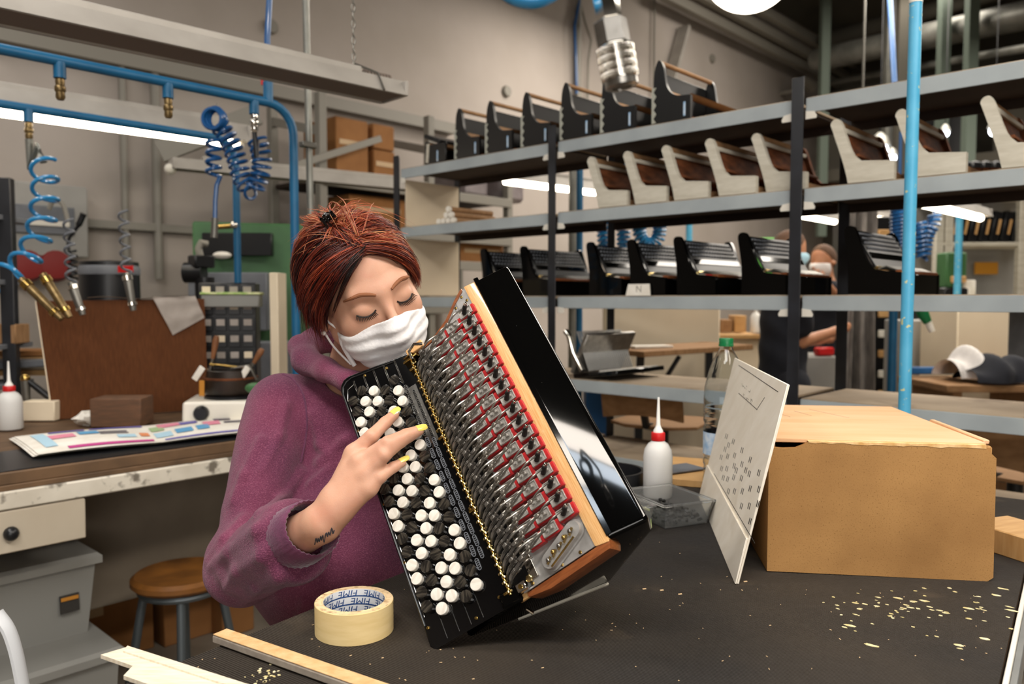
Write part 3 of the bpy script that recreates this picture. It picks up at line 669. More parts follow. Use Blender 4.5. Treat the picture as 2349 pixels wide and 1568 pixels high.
MB().box((bw/2, bd-.006, bh/2-.004), (bw-.026, .012, bh-.01), b=.001, m=BM).build('back_panel', 'mdf', bx_)
MB().box((bw-.008, bd*.29, bh-.0005), (.009, bd*.5, .007), b=.002, m=BM).build('corner_bead', 'plywood', bx_)
MB().box((bw/2, bd/2, .003), (bw-.026, bd-.03, .006), b=.001, m=BM).build('base', 'mdf', bx_)
ln = MB()
for x0, y0, x1, y1 in ((.06, .33, .085, .25), (.11, .33, .128, .27), (.145, .36, .19, .25)): ln.beam(BM @ V((x0, y0, bh+.0002)), BM @ V((x1, y1, bh+.0002)), .0008, .0003)
ln.build('pencil_marks', 'ink_grey', bx_)
# white perforated plate leaning on the box
PC = V((.341, 1.180, TZ+.0005)); PD = V((.413, 1.72, TZ+.0005)); ex = (PD-PC); pl_ = ex.length; ex.normalize(); nrm = V((ex.y, -ex.x, 0)); lean = math.radians(12.6)
ez = (V((0, 0, 1))*math.cos(lean) + nrm*math.sin(lean)).normalized(); ey = ez.cross(ex)
PM = MX.Translation(PC) @ MX((ex, ey, ez)).transposed().to_4x4(); ph = .312
pt = thing('perforated_plate', 'white plastic template plate with drilled slots leaning on the box', 'template', PC)
bmv = [(0, 0, 0), (pl_, 0, 0), (pl_, 0, ph), (0, 0, ph)]
MB().add(*bevel_mesh([(x, y, z) for y in (-.002, .002) for x, z in ((.004, 0), (pl_, 0), (pl_-.004, ph), (0, ph))], [[0, 1, 2, 3], [4, 7, 6, 5], [0, 4, 5, 1], [1, 5, 6, 2], [2, 6, 7, 3], [3, 7, 4, 0]], .0008, 1), PM).build('sheet', 'white_plate', pt)
MB().box((pl_/2, .0034, .036), (pl_-.004, .003, .072), b=.0005, m=PM).build('ledge', 'white_plate', pt)
def pface(x, y):                                             # where a line of sight meets the plate, in plate coordinates
    r = ray(x, y); n = ey; s = (PC-CO).dot(n)/r.dot(n); q = PM.inverted() @ (CO+r*s); return q.x, q.z
ydir = 1 if (CO-PC).dot(ey) > 0 else -1
sl = MB()
for x, y in ((1667, 1000), (1683, 1012), (1703, 1032), (1672, 1020), (1686, 1044), (1703, 1064), (1722, 1054), (1664, 1030), (1655, 1048), (1670, 1046), (1656, 1074), (1668, 1074), (1685, 1068), (1660, 1095), (1670, 1098), (1684, 1094), (1702, 1096), (1720, 1086), (1742, 1084), (1672, 1126), (1686, 1126), (1704, 1126), (1722, 1120), (1742, 1122), (1702, 1160), (1720, 1160), (1722, 1195), (1740, 1155), (1690, 1078), (1712, 1078)):
    for dx in (0, 3.4):
        a, z = pface(x+dx, y+dx*.5); sl.box((a, ydir*.0021, z), (.0035, .0006, .010), b=.0002, m=PM)
sl.build('slots', 'ink_dark', pt)
ln = MB()
for pts in (((1697, 838), (1788, 899)), ((1697, 902), (1740, 940)), ((1740, 938), (1757, 912)), ((1640, 1086), (1735, 1246))):
    (a, z), (b, w_) = pface(*pts[0]), pface(*pts[1]); ln.beam(PM @ V((a, ydir*.0022, z)), PM @ V((b, ydir*.0022, w_)), .0011, .0005, up=ey)
ln.build('drawn_lines', 'ink_dark', pt)
wr = MB(); rs_ = random.Random(9)
for x, y in ((1705, 884), (1712, 890), (1720, 897), (1708, 908), (1716, 914), (1725, 921)):      # faint illegible pencil jottings
    for k in range(3):
        a, z = pface(x+k*2, y+rs_.uniform(-4, 4)); b, w_ = pface(x+k*2+rs_.uniform(-2, 3), y+rs_.uniform(-7, 7)); wr.beam(PM @ V((a, ydir*.0022, z)), PM @ V((b, ydir*.0022, w_)), .0012, .0004, up=ey)
wr.build('pencil_jottings', 'ink_grey', pt, ang=0)
# water bottle
def bottle(name, label, loc, prof, mt, seg=40):
    t = thing(name, label, 'bottle', loc); MB().lathe(prof, seg, TR(loc)).build('body', mt, t, ang=50); return t
bl = V((.478, 1.775, TZ+.0005)); R = .0475
prof = [(0, .006), (.03, .002), (R-.004, 0), (R, .008)]
for i in range(9):
    z = .03+i*.019; prof += [(R, z), (R-.0022, z+.006), (R-.0022, z+.009), (R, z+.0145)]
prof += [(R, .215), (R-.002, .235), (R-.009, .265), (.027, .298), (.0155, .318), (.0132, .326), (.0132, .333)]
inner = [(max(r-.0009, 0), z+.0008) for r, z in prof[::-1]]
wbt = bottle('water_bottle', 'clear ribbed plastic water bottle with green cap behind the white plate', bl, prof+[(.0124, .333)]+inner[1:-1]+[(0, .0068)], 'pet')
MB().lathe([(0, .344), (.0145, .344), (.0155, .3425), (.0155, .331), (.0162, .3305), (.0162, .326), (.0138, .326)], 32, TR(bl)).build('cap', 'cap_green', wbt)
MB().lathe([(R+.0004, .085), (R+.0004, .135)], 40, TR(bl)).build('paper_label', 'label_blue', wbt)
def glue_bottle(name, label, loc, r, hb, hn, mtb, mtc, mtn, fill=None):
    t = thing(name, label, 'glue bottle', loc)
    MB().lathe([(0, .001), (r*.9, 0), (r, .004), (r, hb*.72), (r*.92, hb*.85), (r*.68, hb*.95), (r*.42, hb), (r*.40, hb+.006), (0, hb+.006)], 28, TR(loc)).build('body', mtb, t, ang=50)
    MB().lathe([(r*.46, hb+.001), (r*.48, hb+.002), (r*.48, hb+.017), (r*.44, hb+.019), (0, hb+.019)], 20, TR(loc)).build('cap', mtc, t)
    MB().lathe([(r*.34, hb+.019), (r*.33, hb+.023), (r*.2, hb+.03), (r*.14, hb+.036), (r*.07, hb+hn), (0, hb+hn)], 16, TR(loc)).build('nozzle', mtn, t, ang=60)
    return t
gb = glue_bottle('glue_bottle', 'milky squeeze bottle with red collar and long white nozzle behind the tubs', V((.318, 1.72, TZ+.0005)), .0315, .123, .095, 'frost_plastic', 'cap_red', 'nozzle_white')
# clear plastic tubs
def tub(label, loc, rot, w_, d_, h_, mt, group):
    t = thing('plastic_tub', label, 'tub', loc, rot, group); m = TR(loc, rot); th_ = .0016
    def rect(w, d, z): return [(-w/2, -d/2, z), (w/2, -d/2, z), (w/2, d/2, z), (-w/2, d/2, z)]
    MB().loft([rect(w_*.86, d_*.86, .001), rect(w_, d_, h_), rect(w_+.008, d_+.008, h_), rect(w_+.008, d_+.008, h_+.003), rect(w_-.004, d_-.004, h_+.003), rect(w_*.86-.003, d_*.86-.003, .003)], m=m).build('body', mt, t, ang=20)
    return t, m
tgp = 'clear plastic tubs on the bench'
t1, m1 = tub('clear plastic tub filled with small black parts in front of the white plate', V((.305, 1.548, TZ+.0005)), .42, .112, .145, .045, 'clear_plastic', tgp)
fl = MB()
for _ in range(110): fl.box((rg.uniform(-.043, .043), rg.uniform(-.058, .058), rg.uniform(.006, .022)), (rg.uniform(.006, .012), rg.uniform(.004, .009), .005), (rg.uniform(0, 1), rg.uniform(0, 1), rg.uniform(0, 3)), b=.0008, m=m1)
o = fl.build('black_parts', 'black_parts', t1, label='loose small black parts'); o['kind'] = 'stuff'
t2, m2 = tub('clear plastic tub with green label half hidden by the accordion', V((.190, 1.482, TZ+.0005)), .42, .098, .125, .05, 'clear_plastic', tgp)
MB().box((.048, -.02, .026), (.002, .07, .036), (0, -.12, 0), b=.0005, m=m2).build('paper_label', 'label_green', t2)
# things lying at the back of the bench
p = atz(1570, 1092, TZ); MB().box(p+V((0, .02, .009)), (.26, .16, .018), TA+.25, .002).thing('wooden_board', 'wood_pale', 'light wooden board lying behind the glue bottle', 'board', p, group=None)
p = atz(1545, 1078, TZ+.02); MB().box(p+V((0, 0, .003)), (.14, .07, .004), .5, .001).thing('glass_sheet', 'machine_grey', 'small grey sheet on the light wooden board', 'sheet', p)
p = atz(1395, 1120, TZ); mb = MB().lathe([(0, 0), (.075, 0), (.085, .012), (.083, .045), (.075, .045), (.07, .01), (0, .01)], 28, TR(p)); mb.thing('round_tray', 'machine_black', 'black round tray showing beside the accordion case', 'tray', p)
p = atz(2330, 1285, TZ); lbk = thing('wooden_block', 'pale wooden block with handwritten paper label at the bench end', 'block', p, TA-.6)
MB().box(p+V((.035, .05, .021)), (.12, .10, .042), TA-.6-PI/2, .002).build('wood', 'wood_pale', lbk)
lm_ = TR(p+V((.035, .05, .021)), TA-.6-PI/2)
MB().box((-.028, -.0502, .0), (.034, .0008, .034), (0, .12, 0), b=.0002, m=lm_).build('paper_label', 'paper', lbk)
sc_ = MB(); rs_ = random.Random(12)
for k in range(3):
    pts = [lm_ @ V((-.036+.007*k+rs_.uniform(-.002, .002), -.0509, -.012+.0022*q)) for q in range(12)]; sc_.tube(pts, .0006, 4)
sc_.build('handwriting', 'ink_dark', lbk, ang=0)
# ---------------------------------------------------------------- steel shelving with accordion bodies
SA, SD = 2.53, .40; LV = [.76, 1.05, 1.386, 1.73, 2.017]; PB = [.09, 1.10, 2.13, 3.14]; LIP = .047
sh = thing('shelving_unit', 'long grey steel shelving unit with black uprights behind the bench', 'shelving', room(SA, 1.6, 0), ROT)
def px_b(x, a=SA): q = (x-CXP)/F_PX; Y = a/(UU.x*q+UU.y); return (VV.x*q+VV.y)*Y
gus = MB().prism([(0, 0), (.03, 0), (.034, .008), (.03, .020), (.012, .028), (0, .03)], .004).mesh('gusset')
for b in PB:
    for a in (SA-.012, SA+SD):
        mb = MB(); mb.box(room(a, b, 1.04), (.004, .040, 2.08), ROT, .001); mb.box(room(a+.018, b+.018, 1.04), (.036, .004, 2.08), ROT, .001)
        mb.build('upright', 'post_black', sh)
for z in LV:
    for b0, b1 in zip(PB, PB[1:]):
        bo = MB().box(room(SA+SD/2, (b0+b1)/2, z-.006), (SD-.01, b1-b0-.044, .010), ROT, .002).build('shelf_board', 'shelf_board', sh)
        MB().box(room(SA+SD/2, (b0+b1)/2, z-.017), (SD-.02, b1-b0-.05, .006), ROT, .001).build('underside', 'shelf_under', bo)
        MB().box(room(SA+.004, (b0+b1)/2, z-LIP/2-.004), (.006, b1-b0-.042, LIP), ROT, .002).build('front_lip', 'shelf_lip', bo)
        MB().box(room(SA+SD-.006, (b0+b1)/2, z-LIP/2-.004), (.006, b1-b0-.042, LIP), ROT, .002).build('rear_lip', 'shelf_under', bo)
        if z > 1.3:
            for b, s in ((b0+.022, 1), (b1-.022, -1)):
                MB().prism([(0, 0), (.034*s, 0), (.036*s, .008), (.028*s, .022), (0, .026)], .003, MX.Translation(room(SA-.002, b, z-LIP-.024)) @ MX((VV, V((0, 0, 1)), UU)).transposed().to_4x4()).build('corner_plate', 'white_paint', bo)
# end panels closing the far bay
for z0, z1, lb in ((1.735, 1.965, 'upper cream end panel of the shelving beside the red-haired worker'), (1.39, 1.675, 'lower cream end panel of the shelving behind the worker')):
    MB().box(room(SA+.02+.19, PB[-1]-.02, (z0+z1)/2), (.36, .008, z1-z0), ROT, .002).thing('end_panel', 'panel_cream', lb, 'panel', room(SA+.2, PB[-1]-.02, z0), group='cream end panels')
# accordion bodies: local x runs along the depth of the shelf, y towards the far post, z up; origin front, right, bottom
def plate_profile(mb, poly, x0, x1): mb.add(*(lambda n: ([(x0, y, z) for y, z in poly]+[(x1, y, z) for y, z in poly], [list(range(n)), list(range(n, 2*n))[::-1]]+[[i, n+i, n+(i+1) % n, (i+1) % n] for i in range(n)]))(len(poly)))
def smooth(poly, n=4): return [(p.x, p.y) for p in spline([(y, z, 0) for y, z in poly], n)]
def black_shell():
    t = thing('accordion_shell', '', 'accordion shell', group='black accordion shells on the top shelf')
    fin = smooth([(.148, .0), (.150, .10), (.146, .19), (.128, .228), (.108, .20), (.094, .13), (.06, .092), (-.005, .082)]) + [(-.005, 0)]
    for x in (.0, .372):
        mb = MB(); plate_profile(mb, fin, x, x+.014); mb.build('end_plate', 'black_satin', t, local=True)
    mb = MB(); r = random.Random(2)
    ed = [(.153, 0)] + [(.153 - (0 if i % 2 else r.uniform(.006, .018)), .012+.016*i) for i in range(8)] + [(.156, .13), (.156, 0)]
    plate_profile(mb, [(.156, 0), (.156, .13)] + [(.149-(.0 if i % 2 else .012), .13-.016*i) for i in range(9)], -.002, .0005); mb.build('bare_edge', 'unpainted', t, local=True)
    MB().cyl((.01, .126, .219), (.38, .126, .219), .0085, 10).build('top_bar', 'wood_mid', t, local=True)
    mb = MB(); mb.grid(lambda u, v: (.014+.358*u, .10-.10*v, .118-.035*math.sin(v*2.2)), 2, 8); mb.build('inner_board', 'wood_mid', t, local=True)
    MB().box((.19, .07, .006), (.36, .13, .012), b=.002).build('base_board', 'wood_dark', t, local=True)
    MB().box((-.002, .018, .035), (.003, .008, .05), b=.001).build('hinge_strip', 'label_blue', t, local=True)
    MB().box((.19, .146, .10), (.36, .006, .19), b=.001).build('back_wall', 'black_satin', t, local=True)
    return t
def raw_shell():
    t = thing('raw_accordion_frame', '', 'accordion frame', group='raw wooden accordion frames on the second shelf')
    fin = smooth([(.135, .0), (.150, .06), (.185, .165), (.192, .19), (.178, .203), (.160, .19), (.128, .10), (.10, .066)]) + [(.0, .056), (.0, .0)]
    for x in (.0, .368):
        mb = MB(); plate_profile(mb, fin, x, x+.022); mb.build('end_plate', 'shell_wood' if x == 0 else 'wood_dark', t, local=True)
    MB().beam((.02, .178, .192), (.37, .178, .192), .014, .018).build('top_rail', 'wood_mid', t, local=True)
    MB().beam((.02, .16, .17), (.37, .16, .17), .010, .014).build('second_rail', 'shell_wood', t, local=True)
    MB().beam((.02, .150, .10), (.37, .150, .10), .012, .17, up=(0, .32, 1)).build('inner_board', 'wood_dark', t, local=True)
    MB().beam((.02, .125, .085), (.37, .125, .085), .03, .010, up=(0, .2, 1)).build('ledge', 'wood_dark', t, local=True)
    MB().box((.19, .07, .012), (.35, .13, .024), b=.002).build('base_board', 'wood_mid', t, local=True)
    return t
def finished(label_sheet=False):
    t = thing('finished_accordion', '', 'accordion', group='finished accordions on the third shelf')
    fin = smooth([(.155, .0), (.158, .10), (.168, .165), (.172, .20), (.160, .212), (.140, .205), (.118, .15), (.10, .105), (.075, .075)]) + [(.0, .066), (.0, .0)]
    for x in (.0, .376):
        mb = MB(); plate_profile(mb, fin, x, x+.016); mb.build('end_plate', 'black_lacquer', t, local=True)
    MB().box((.196, .078, .032), (.36, .152, .064), b=.003).build('lower_body', 'black_lacquer', t, local=True)
    A, B = V((0, .148, .200)), V((0, .082, .085)); d = (B-A).normalized(); nn = V((0, -d.z, d.y)) if d.z < 0 else V((0, d.z, -d.y)); nn = V((0, -.115, .066)).normalized()*-1; nn = V((0, -abs(d.z), abs(d.y)))
    kbm = MX.Translation(V((.016, A.y, A.z))) @ MX((V((1, 0, 0)), d, V((1, 0, 0)).cross(d))).transposed().to_4x4()
    L = (B-A).length
    kb = MB().box((.18, L/2, .0), (.36, L, .006), b=.001, m=kbm).build('keyboard', 'black_satin', t, local=True)
    sg = 1 if (kbm.to_3x3() @ V((0, 0, 1))).y < 0 else -1
    mb = MB()
    for r in range(4):
        for i in range(17): mb.box((.018+.02*i+.005*(r % 2), .015+.017*r, sg*.006), (.008, .008, .005), b=.002, m=kbm)
    o = mb.build('buttons', 'machine_grey', kb, local=True); o['kind'] = 'stuff'
    MB().box((.18, L*.70, sg*.004), (.34, L*.16, .003), b=.001, m=kbm).build('gloss_strip', 'black_lacquer', kb, local=True)
    mb = MB(); [mb.cyl((.02+.012*i, .080, .082), (.026+.012*i, .080, .082), .006, 8) for i in range(29)]; mb.cyl((.016, .080, .082), (.376, .080, .082), .003, 8); mb.build('axle', 'gold', t, local=True)
    mb = MB(); [mb.tube([(.02+.0095*i, .072, .078), (.022+.0095*i, .05, .086), (.022+.0095*i, .02, .074)], .0022, 5) for i in range(37)]; mb.build('levers', 'chain_steel', t, local=True)['kind'] = 'stuff'
    MB().box((.196, .012, .068), (.36, .022, .010), b=.002).build('wood_strip', 'accordion_mahogany', t, local=True)
    MB().box((.196, .045, .066), (.36, .07, .004), b=.001).build('sound_plate', 'black_satin', t, local=True)
    return t
def place(proto, spots, z, a=SA+.006):
    for i, (x, lb) in enumerate(spots):
        loc = room(a, px_b(x, a) , z+.0005)
        if i == 0: proto.matrix_world = TR(loc, ROT); XF[proto.name] = TR(loc, ROT); proto['label'] = lb
        else: copy_tree(proto, None, loc, ROT, lb)
N_ = ('first', 'second', 'third', 'fourth', 'fifth', 'sixth', 'seventh', 'eighth')
place(black_shell(), [(1098, 'first full black accordion shell from the far end of the top shelf'), (1172, 'second full black accordion shell from the far end of the top shelf'), (1258, 'third full black accordion shell from the far end of the top shelf'), (1352, 'fourth black accordion shell on top shelf, just past the black upright'), (1450, 'fifth black accordion shell on top shelf, behind the hanging metal coupling'), (1575, 'largest-looking black accordion shell with bare streaked fin, nearest on the top shelf')], LV[4])
place(raw_shell(), [(1436, 'first raw wooden accordion frame from the middle upright on the second shelf'), (1525, 'second raw wooden accordion frame from the middle upright on the second shelf'), (1620, 'third raw wooden accordion frame on the second shelf'), (1728, 'fourth raw wooden accordion frame on the second shelf'), (1806, 'fifth raw wooden accordion frame, against the black upright'), (2042, 'raw wooden accordion frame just past the upright, left of the blue pole'), (2205, 'raw wooden accordion frame half hidden by the blue pole'), (2420, 'nearest raw wooden accordion frame at the picture edge on the second shelf')], LV[3])
place(finished(), [(1425, 'finished black accordion nearest past the middle upright on the third shelf'), (1525, 'finished black accordion with white N sheet below it on the third shelf'), (1640, 'finished black accordion with bright glossy strip, third after the middle upright'), (1800, 'finished black accordion leaning at the nearer upright on the third shelf'), (1165, 'dark finished accordion farthest back on the third shelf'), (1262, 'dark finished accordion behind the top of the open accordion'), (2065, 'finished black accordion left of the blue pole on the third shelf')], LV[2])
o = bpy.data.objects['raw_accordion_frame.004']; o.matrix_world = TR(room(SA+.034, 1.088, LV[3]+.0005), ROT); XF[o.name] = o.matrix_world.copy()
# a darker case on the third shelf, the odd shell on the top shelf, a loose mechanism on the fourth shelf
b = px_b(1150); mb = MB().box(room(SA+.3, px_b(1215, SA+.3), LV[2]+.25+.001), (.20, .24, .05), ROT, .006); 
t = thing('open_shell', 'low dark accordion shell with raw edge at the far end of the top shelf', 'accordion shell', room(SA+.02, px_b(1030), LV[4]), ROT)
m = TR(room(SA+.01, px_b(1022, SA+.01), LV[4]+.001), ROT)
for x in (.0, .33): MB().box((x+.007, .07, .045), (.014, .15, .09), b=.004, m=m).build('end_plate', 'black_satin', t)
MB().box((.17, .146, .06), (.32, .008, .10), b=.002, m=m).build('back_wall', 'black_satin', t); MB().box((.17, .07, .084), (.32, .13, .012), (.15, 0, 0), b=.002, m=m).build('inner_board', 'wood_mid', t)
MB().box((.17, .10, .118), (.33, .12, .02), (.35, 0, 0), b=.004, m=m).build('lid', 'machine_black', t); MB().box((-.002, .12, .05), (.004, .018, .09), (.1, 0, 0), b=.001, m=m).build('bare_edge', 'shell_wood', t)
MB().box((-.002, .05, .03), (.003, .008, .05), b=.001, m=m).build('hinge_strip', 'label_blue', t)
# bundle of reed sticks in front of the end panel
rg = random.Random(11); k = 0
for i, (dy, dz) in enumerate(((0, 0), (.034, 0), (.068, 0), (.102, 0), (.015, .028), (.05, .028), (.034, .056))):
    p = room(SA+.05, px_b(1040, SA+.05)+dy, LV[3]+.0145+dz*.98); q = p+UU*.29+VV*(rg.uniform(-.006, .006))
    t = thing('wooden_roll', ['lowest roll in the bundle nearest the end of the second shelf', 'second roll from the near end in the bottom row of the bundle', 'third roll in the bottom row of the pale bundle', 'last roll in the bottom row of the pale bundle', 'front roll in the middle row of the pale bundle', 'rear roll in the middle row of the pale bundle', 'single topmost roll of the pale bundle'][i], 'roll', p, group='rolls bundled on the second shelf')
    MB().cyl(p, q, .0138, 12).build('rod', 'wood_mid', t); MB().cyl(p-UU*.002, p+UU*.012, .0142, 12).build('pale_tip', 'paper', t)
p = room(SA-.008, px_b(1465, SA-.008), LV[2]+.03)
t = thing('letter_sheet', 'white sheet lettered N standing against a finished accordion', 'sign', room(SA-.004, px_b(1465), LV[2]))
fm = MX.Translation(room(SA-.003, px_b(1465, SA-.003), LV[2]+.025)) @ MX((-VV, V((0, 0, 1)), -UU)).transposed().to_4x4()
MB().prism([(-.060, -.026), (.052, -.026), (.048, .018), (-.048, .018)], .001, fm).build('sheet', 'paper', t)
tv, tf = text_mesh('N', .036); MB().add([(x, y-.002, .0013) for x, y, _ in tv], tf, fm).build('lettering', 'ink_grey', t, ang=0)
t = thing('button_mechanism', 'upright accordion mechanism with rows of round buttons on the fourth shelf', 'mechanism', room(SA+.05, px_b(1330, SA+.05), LV[1]), ROT)
m = TR(room(SA+.02, px_b(1396, SA+.02), LV[1]+.001), ROT)
MB().box((.16, .06, .02), (.34, .22, .02), (-.12, 0, 0), b=.003, m=m).build('button_board', 'black_plate', t)
mb = MB(); [mb.lathe([(.008, 0), (.008, .008), (0, .009)], 8, m @ TR((.02+.02*i, -.03+.02*j, .034-.0*j+(-.02+.02*j)*-.12))) for i in range(15) for j in range(5)]; mb.build('buttons', 'pearl', t)['kind'] = 'stuff'
MB().box((.16, .14, .10), (.34, .02, .18), (.45, 0, 0), b=.004, m=m).build('lever_frame', 'rod_steel', t)
mb = MB(); [mb.beam(m @ V((.01+.015*i, .10, .03)), m @ V((.01+.015*i, .165, .19)), .006, .006) for i in range(21)]; mb.build('levers', 'keys_silver', t)['kind'] = 'stuff'
MB().tube([m @ V((-.01, .12, .03)), m @ V((-.01, .17, .10)), m @ V((-.01, .19, .17)), m @ V((-.01, .21, .19))], .012, 10).build('handle', 'chrome', t)
# blue pole in front of the shelves
P = aty(2079, 700, 2.02)
t = thing('blue_pole', 'tall light blue steel pole with chipped paint in front of the shelving', 'pole', (P.x, P.y, 0))
MB().cyl((P.x, P.y, 0), (P.x+.004, P.y, 2.13), .0150, 20).build('tube', 'blue_paint', t); MB().cyl((P.x+.004, P.y, 2.105), (P.x+.004, P.y, 2.125), .0162, 20).build('tape_band', 'paper', t)
MB().lathe([(0, 0), (.05, 0), (.05, .008), (.02, .012), (0, .012)], 20, TR((P.x, P.y, 0))).build('foot_plate', 'blue_pipe', t); MB().cyl((P.x+.004, P.y, 2.125), (P.x+.006, P.y, 5.6), .014, 14).build('upper_tube', 'label_blue', t)
# ---------------------------------------------------------------- bench by the wall on the left
LB0, LB1, LA0, LA1 = 2.26, 3.40, .10, 1.98
lbh = thing('wall_bench', 'old wooden bench with worn white front edge along the left side', 'workbench', room(.7, 2.8, 0), ROT)
MB().box(room((LA0+LA1)/2, (LB0+LB1)/2, TZ-.016), (LA1-LA0, LB1-LB0, .032), ROT, .003).build('worktop', 'bench_wood', lbh)
MB().box(room((LA0+LA1)/2, LB0+.16, TZ+.0015), (LA1-LA0-.06, .30, .003), ROT, .001).build('dark_runner', 'machine_black', lbh)
MB().box(room((LA0+LA1)/2, LB0+.008, TZ-.038), (LA1-LA0, .03, .014), ROT, .002).build('front_board', 'bench_wood', lbh)
MB().box(room((LA0+LA1)/2, LB0+.002, TZ-.068), (LA1-LA0, .035, .046), ROT, .004).build('apron', 'bench_edge', lbh, label='chipped white front edge')
MB().box(room((LA0+LA1)/2, LB0+.52, TZ-.34), (LA1-LA0-.1, .02, .50), ROT, .002).build('back_panel', 'bench_cream_shade', lbh)
for a in (LA0+.06, LA1-.06):
    for b in (LB0+.06, LB1-.06): MB().box(room(a, b, .44), (.07, .07, .88), ROT, .004).build('leg', 'bench_cream', lbh)
dw = MB().box(room(.42, LB0+.21, .79), (.62, .38, .09), ROT, .003).build('drawer', 'bench_cream', lbh, label='cream drawer with black knob'); MB().box(room(.42, LB0-.004, .793), (.66, .02, .106), ROT, .003).build('drawer_front', 'bench_cream', dw)
MB().ball(room(.575, LB0-.02, .79), .018, 12, 8).build('knob', 'machine_black', dw)
def onb(x, y, z=TZ+.0035): return atz(x, y, z)
# newspaper
pA, pB, pC, pD = onb(20, 1010), onb(75, 1052), onb(575, 998), onb(560, 962); rn = random.Random(4)
nw = thing('newspaper', 'folded colourful newspaper spread on the left bench', 'newspaper', onb(300, 1020))
def nf(dz, sh=0.):
    def f(u, v):
        p = (pA.lerp(pD, u)).lerp(pB.lerp(pC, u), v); w = .004+.012*abs(math.sin(u*5.2+.4))*(.4+.6*math.sin(v*3.1))+dz
        return p+V((sh, 0, max(w, .001)))
    return f
for k in range(3): MB().grid(nf(.003*k, .008*k), 30, 8).build('page', 'paper', nw)
pal = {'r': '#d9869c', 'b': '#5a9ac4', 'p': '#6a63a8', 'm': '#b83d84', 'o': '#d98a5c', 'g': '#9db488', 'k': '#5c5560', 'c': '#a9cbdd'}
for c_, h_ in pal.items(): mat('ink_'+c_, h_, .8)
f = nf(.0075, .016)
for (u0, u1, v0, v1, c_) in [(.12, .26, .05, .14, 'p'), (.05, .1, .1, .8, 'c'), (.1, .2, .28, .5, 'r'), (.22, .3, .22, .42, 'b'), (.28, .5, .04, .12, 'p'), (.13, .5, .86, .95, 'm'), (.36, .44, .55, .7, 'c'), (.46, .5, .5, .68, 'o'), (.52, .58, .2, .45, 'g'), (.56, .66, .08, .3, 'r'), (.66, .74, .1, .3, 'p'), (.62, .7, .5, .72, 'b'), (.72, .78, .48, .7, 'b'), (.76, .84, .3, .55, 'r'), (.82, .9, .1, .3, 'k'), (.86, .97, .4, .5, 'k'), (.55, .95, .9, .96, 'p'), (.3, .42, .3, .36, 'k'), (.3, .42, .42, .47, 'k'), (.52, .6, .55, .8, 'c')]:
    MB().grid(lambda u, v: f(u0+(u1-u0)*u, v0+(v1-v0)*v)+V((0, 0, .0006)), 8, 3).build('printed_block', 'ink_'+c_, nw)
# hot plate with glue pot
hp = onb(505, 972); hm = TR(hp, ROT-.62); h_ = thing('hot_plate', 'white enamelled hot plate with black knob', 'hot plate', hp, ROT-.62)
MB().add(*bevel_mesh([(x, y, z) for z, k in ((0, 1), (.078, .97)) for x, y in ((-.125*k, .0), (.175*k, .0), (.175*k, .25*k), (-.125*k, .25*k))], [[3, 2, 1, 0], [4, 5, 6, 7], [0, 1, 5, 4], [1, 2, 6, 5], [2, 3, 7, 6], [3, 0, 4, 7]], .012, 3), hm).build('housing', 'hotplate', h_)
MB().lathe([(0, 0), (.1, 0), (.1, .008), (.09, .011), (0, .011)], 36, hm @ TR((.03, .12, .0785))).build('burner', 'machine_black', h_)
kn = MB().lathe([(0, .026), (.020, .026), (.024, .02), (.026, .002), (.026, 0)], 20, hm @ TR((-.06, .0, .040), (PI/2, 0, 0))).build('knob', 'machine_black', h_)
pp_ = hm @ V((.02, .12, .0905)); gp = thing('glue_pot', 'black round glue pot with drips on the hot plate', 'pot', pp_)
MB().lathe([(0, 0), (.083, 0), (.09, .01), (.092, .055), (.088, .06), (.084, .06), (.081, .085), (.078, .087), (.075, .085), (.075, .03), (0, .03)], 40, TR(pp_)).build('bowl', 'pot_black', gp)
MB().lathe([(.0915, .054), (.094, .056), (.094, .061), (.086, .062)], 40, TR(pp_)).build('band', 'wood_dark', gp)
for dx, a_ in ((-.09, 0), (.07, .2)):
    MB().beam(pp_+V((dx-.02, -.05, .055)), pp_+V((dx+.012, -.055, .10)), .022, .006, up=(0, -1, 0)).build('drip_tab', 'paper', gp)
MB().beam(pp_+V((-.075, -.075, .0)), pp_+V((-.075, -.072, .055)), .018, .004, up=(0, -1, 0)).build('glue_run', 'nozzle_amber', gp)
for lb, p0, p1, p2 in (('upright wooden glue brush standing at the pot rim', (480, 860), (488, 822), (497, 770)), ('slanted wooden glue brush with rounded handle on the pot', (566, 848), (582, 832), (602, 800)), ):
    A, B, C_ = (aty(*q, pp_.y-.01) for q in (p0, p1, p2)); t = thing('glue_brush', lb, 'brush', A, group='brushes at the glue pot')
    MB().tube([B, B.lerp(C_, .3), B.lerp(C_, .8), C_], [.007, .009, .012, .008], 10).build('handle', 'handle_wood', t); MB().cyl(A, B, .008, 10, .007).build('ferrule', 'steel', t)
t = thing('flat_ladle', 'thin metal stirring rods lying across the pot rim', 'rods', pp_+V((0, 0, .09)))
MB().cyl(aty(482, 835, pp_.y-.03), aty(568, 845, pp_.y-.03), .005, 8).build('rod', 'brass', t); MB().cyl(aty(530, 846, pp_.y-.05), aty(572, 838, pp_.y-.05), .004, 8).build('rod', 'steel', t); MB().ball(aty(588, 890, pp_.y-.12), (.04, .02, .02), 12, 8).build('spoon', 'machine_green', t); MB().cyl(aty(575, 842, pp_.y-.06), aty(590, 872, pp_.y-.11), .004, 8).build('spoon_stem', 'steel', t)
glue_bottle('glue_bottle', 'large squeeze bottle with red collar at the left end of the left bench', onb(24, 984), .038, .125, .10, 'frost_plastic', 'cap_red', 'nozzle_white')
glue_bottle('glue_bottle', 'murky glue bottle with amber nozzle behind the hot plate', onb(432, 925), .036, .115, .12, 'rag', 'cap_red', 'nozzle_amber')
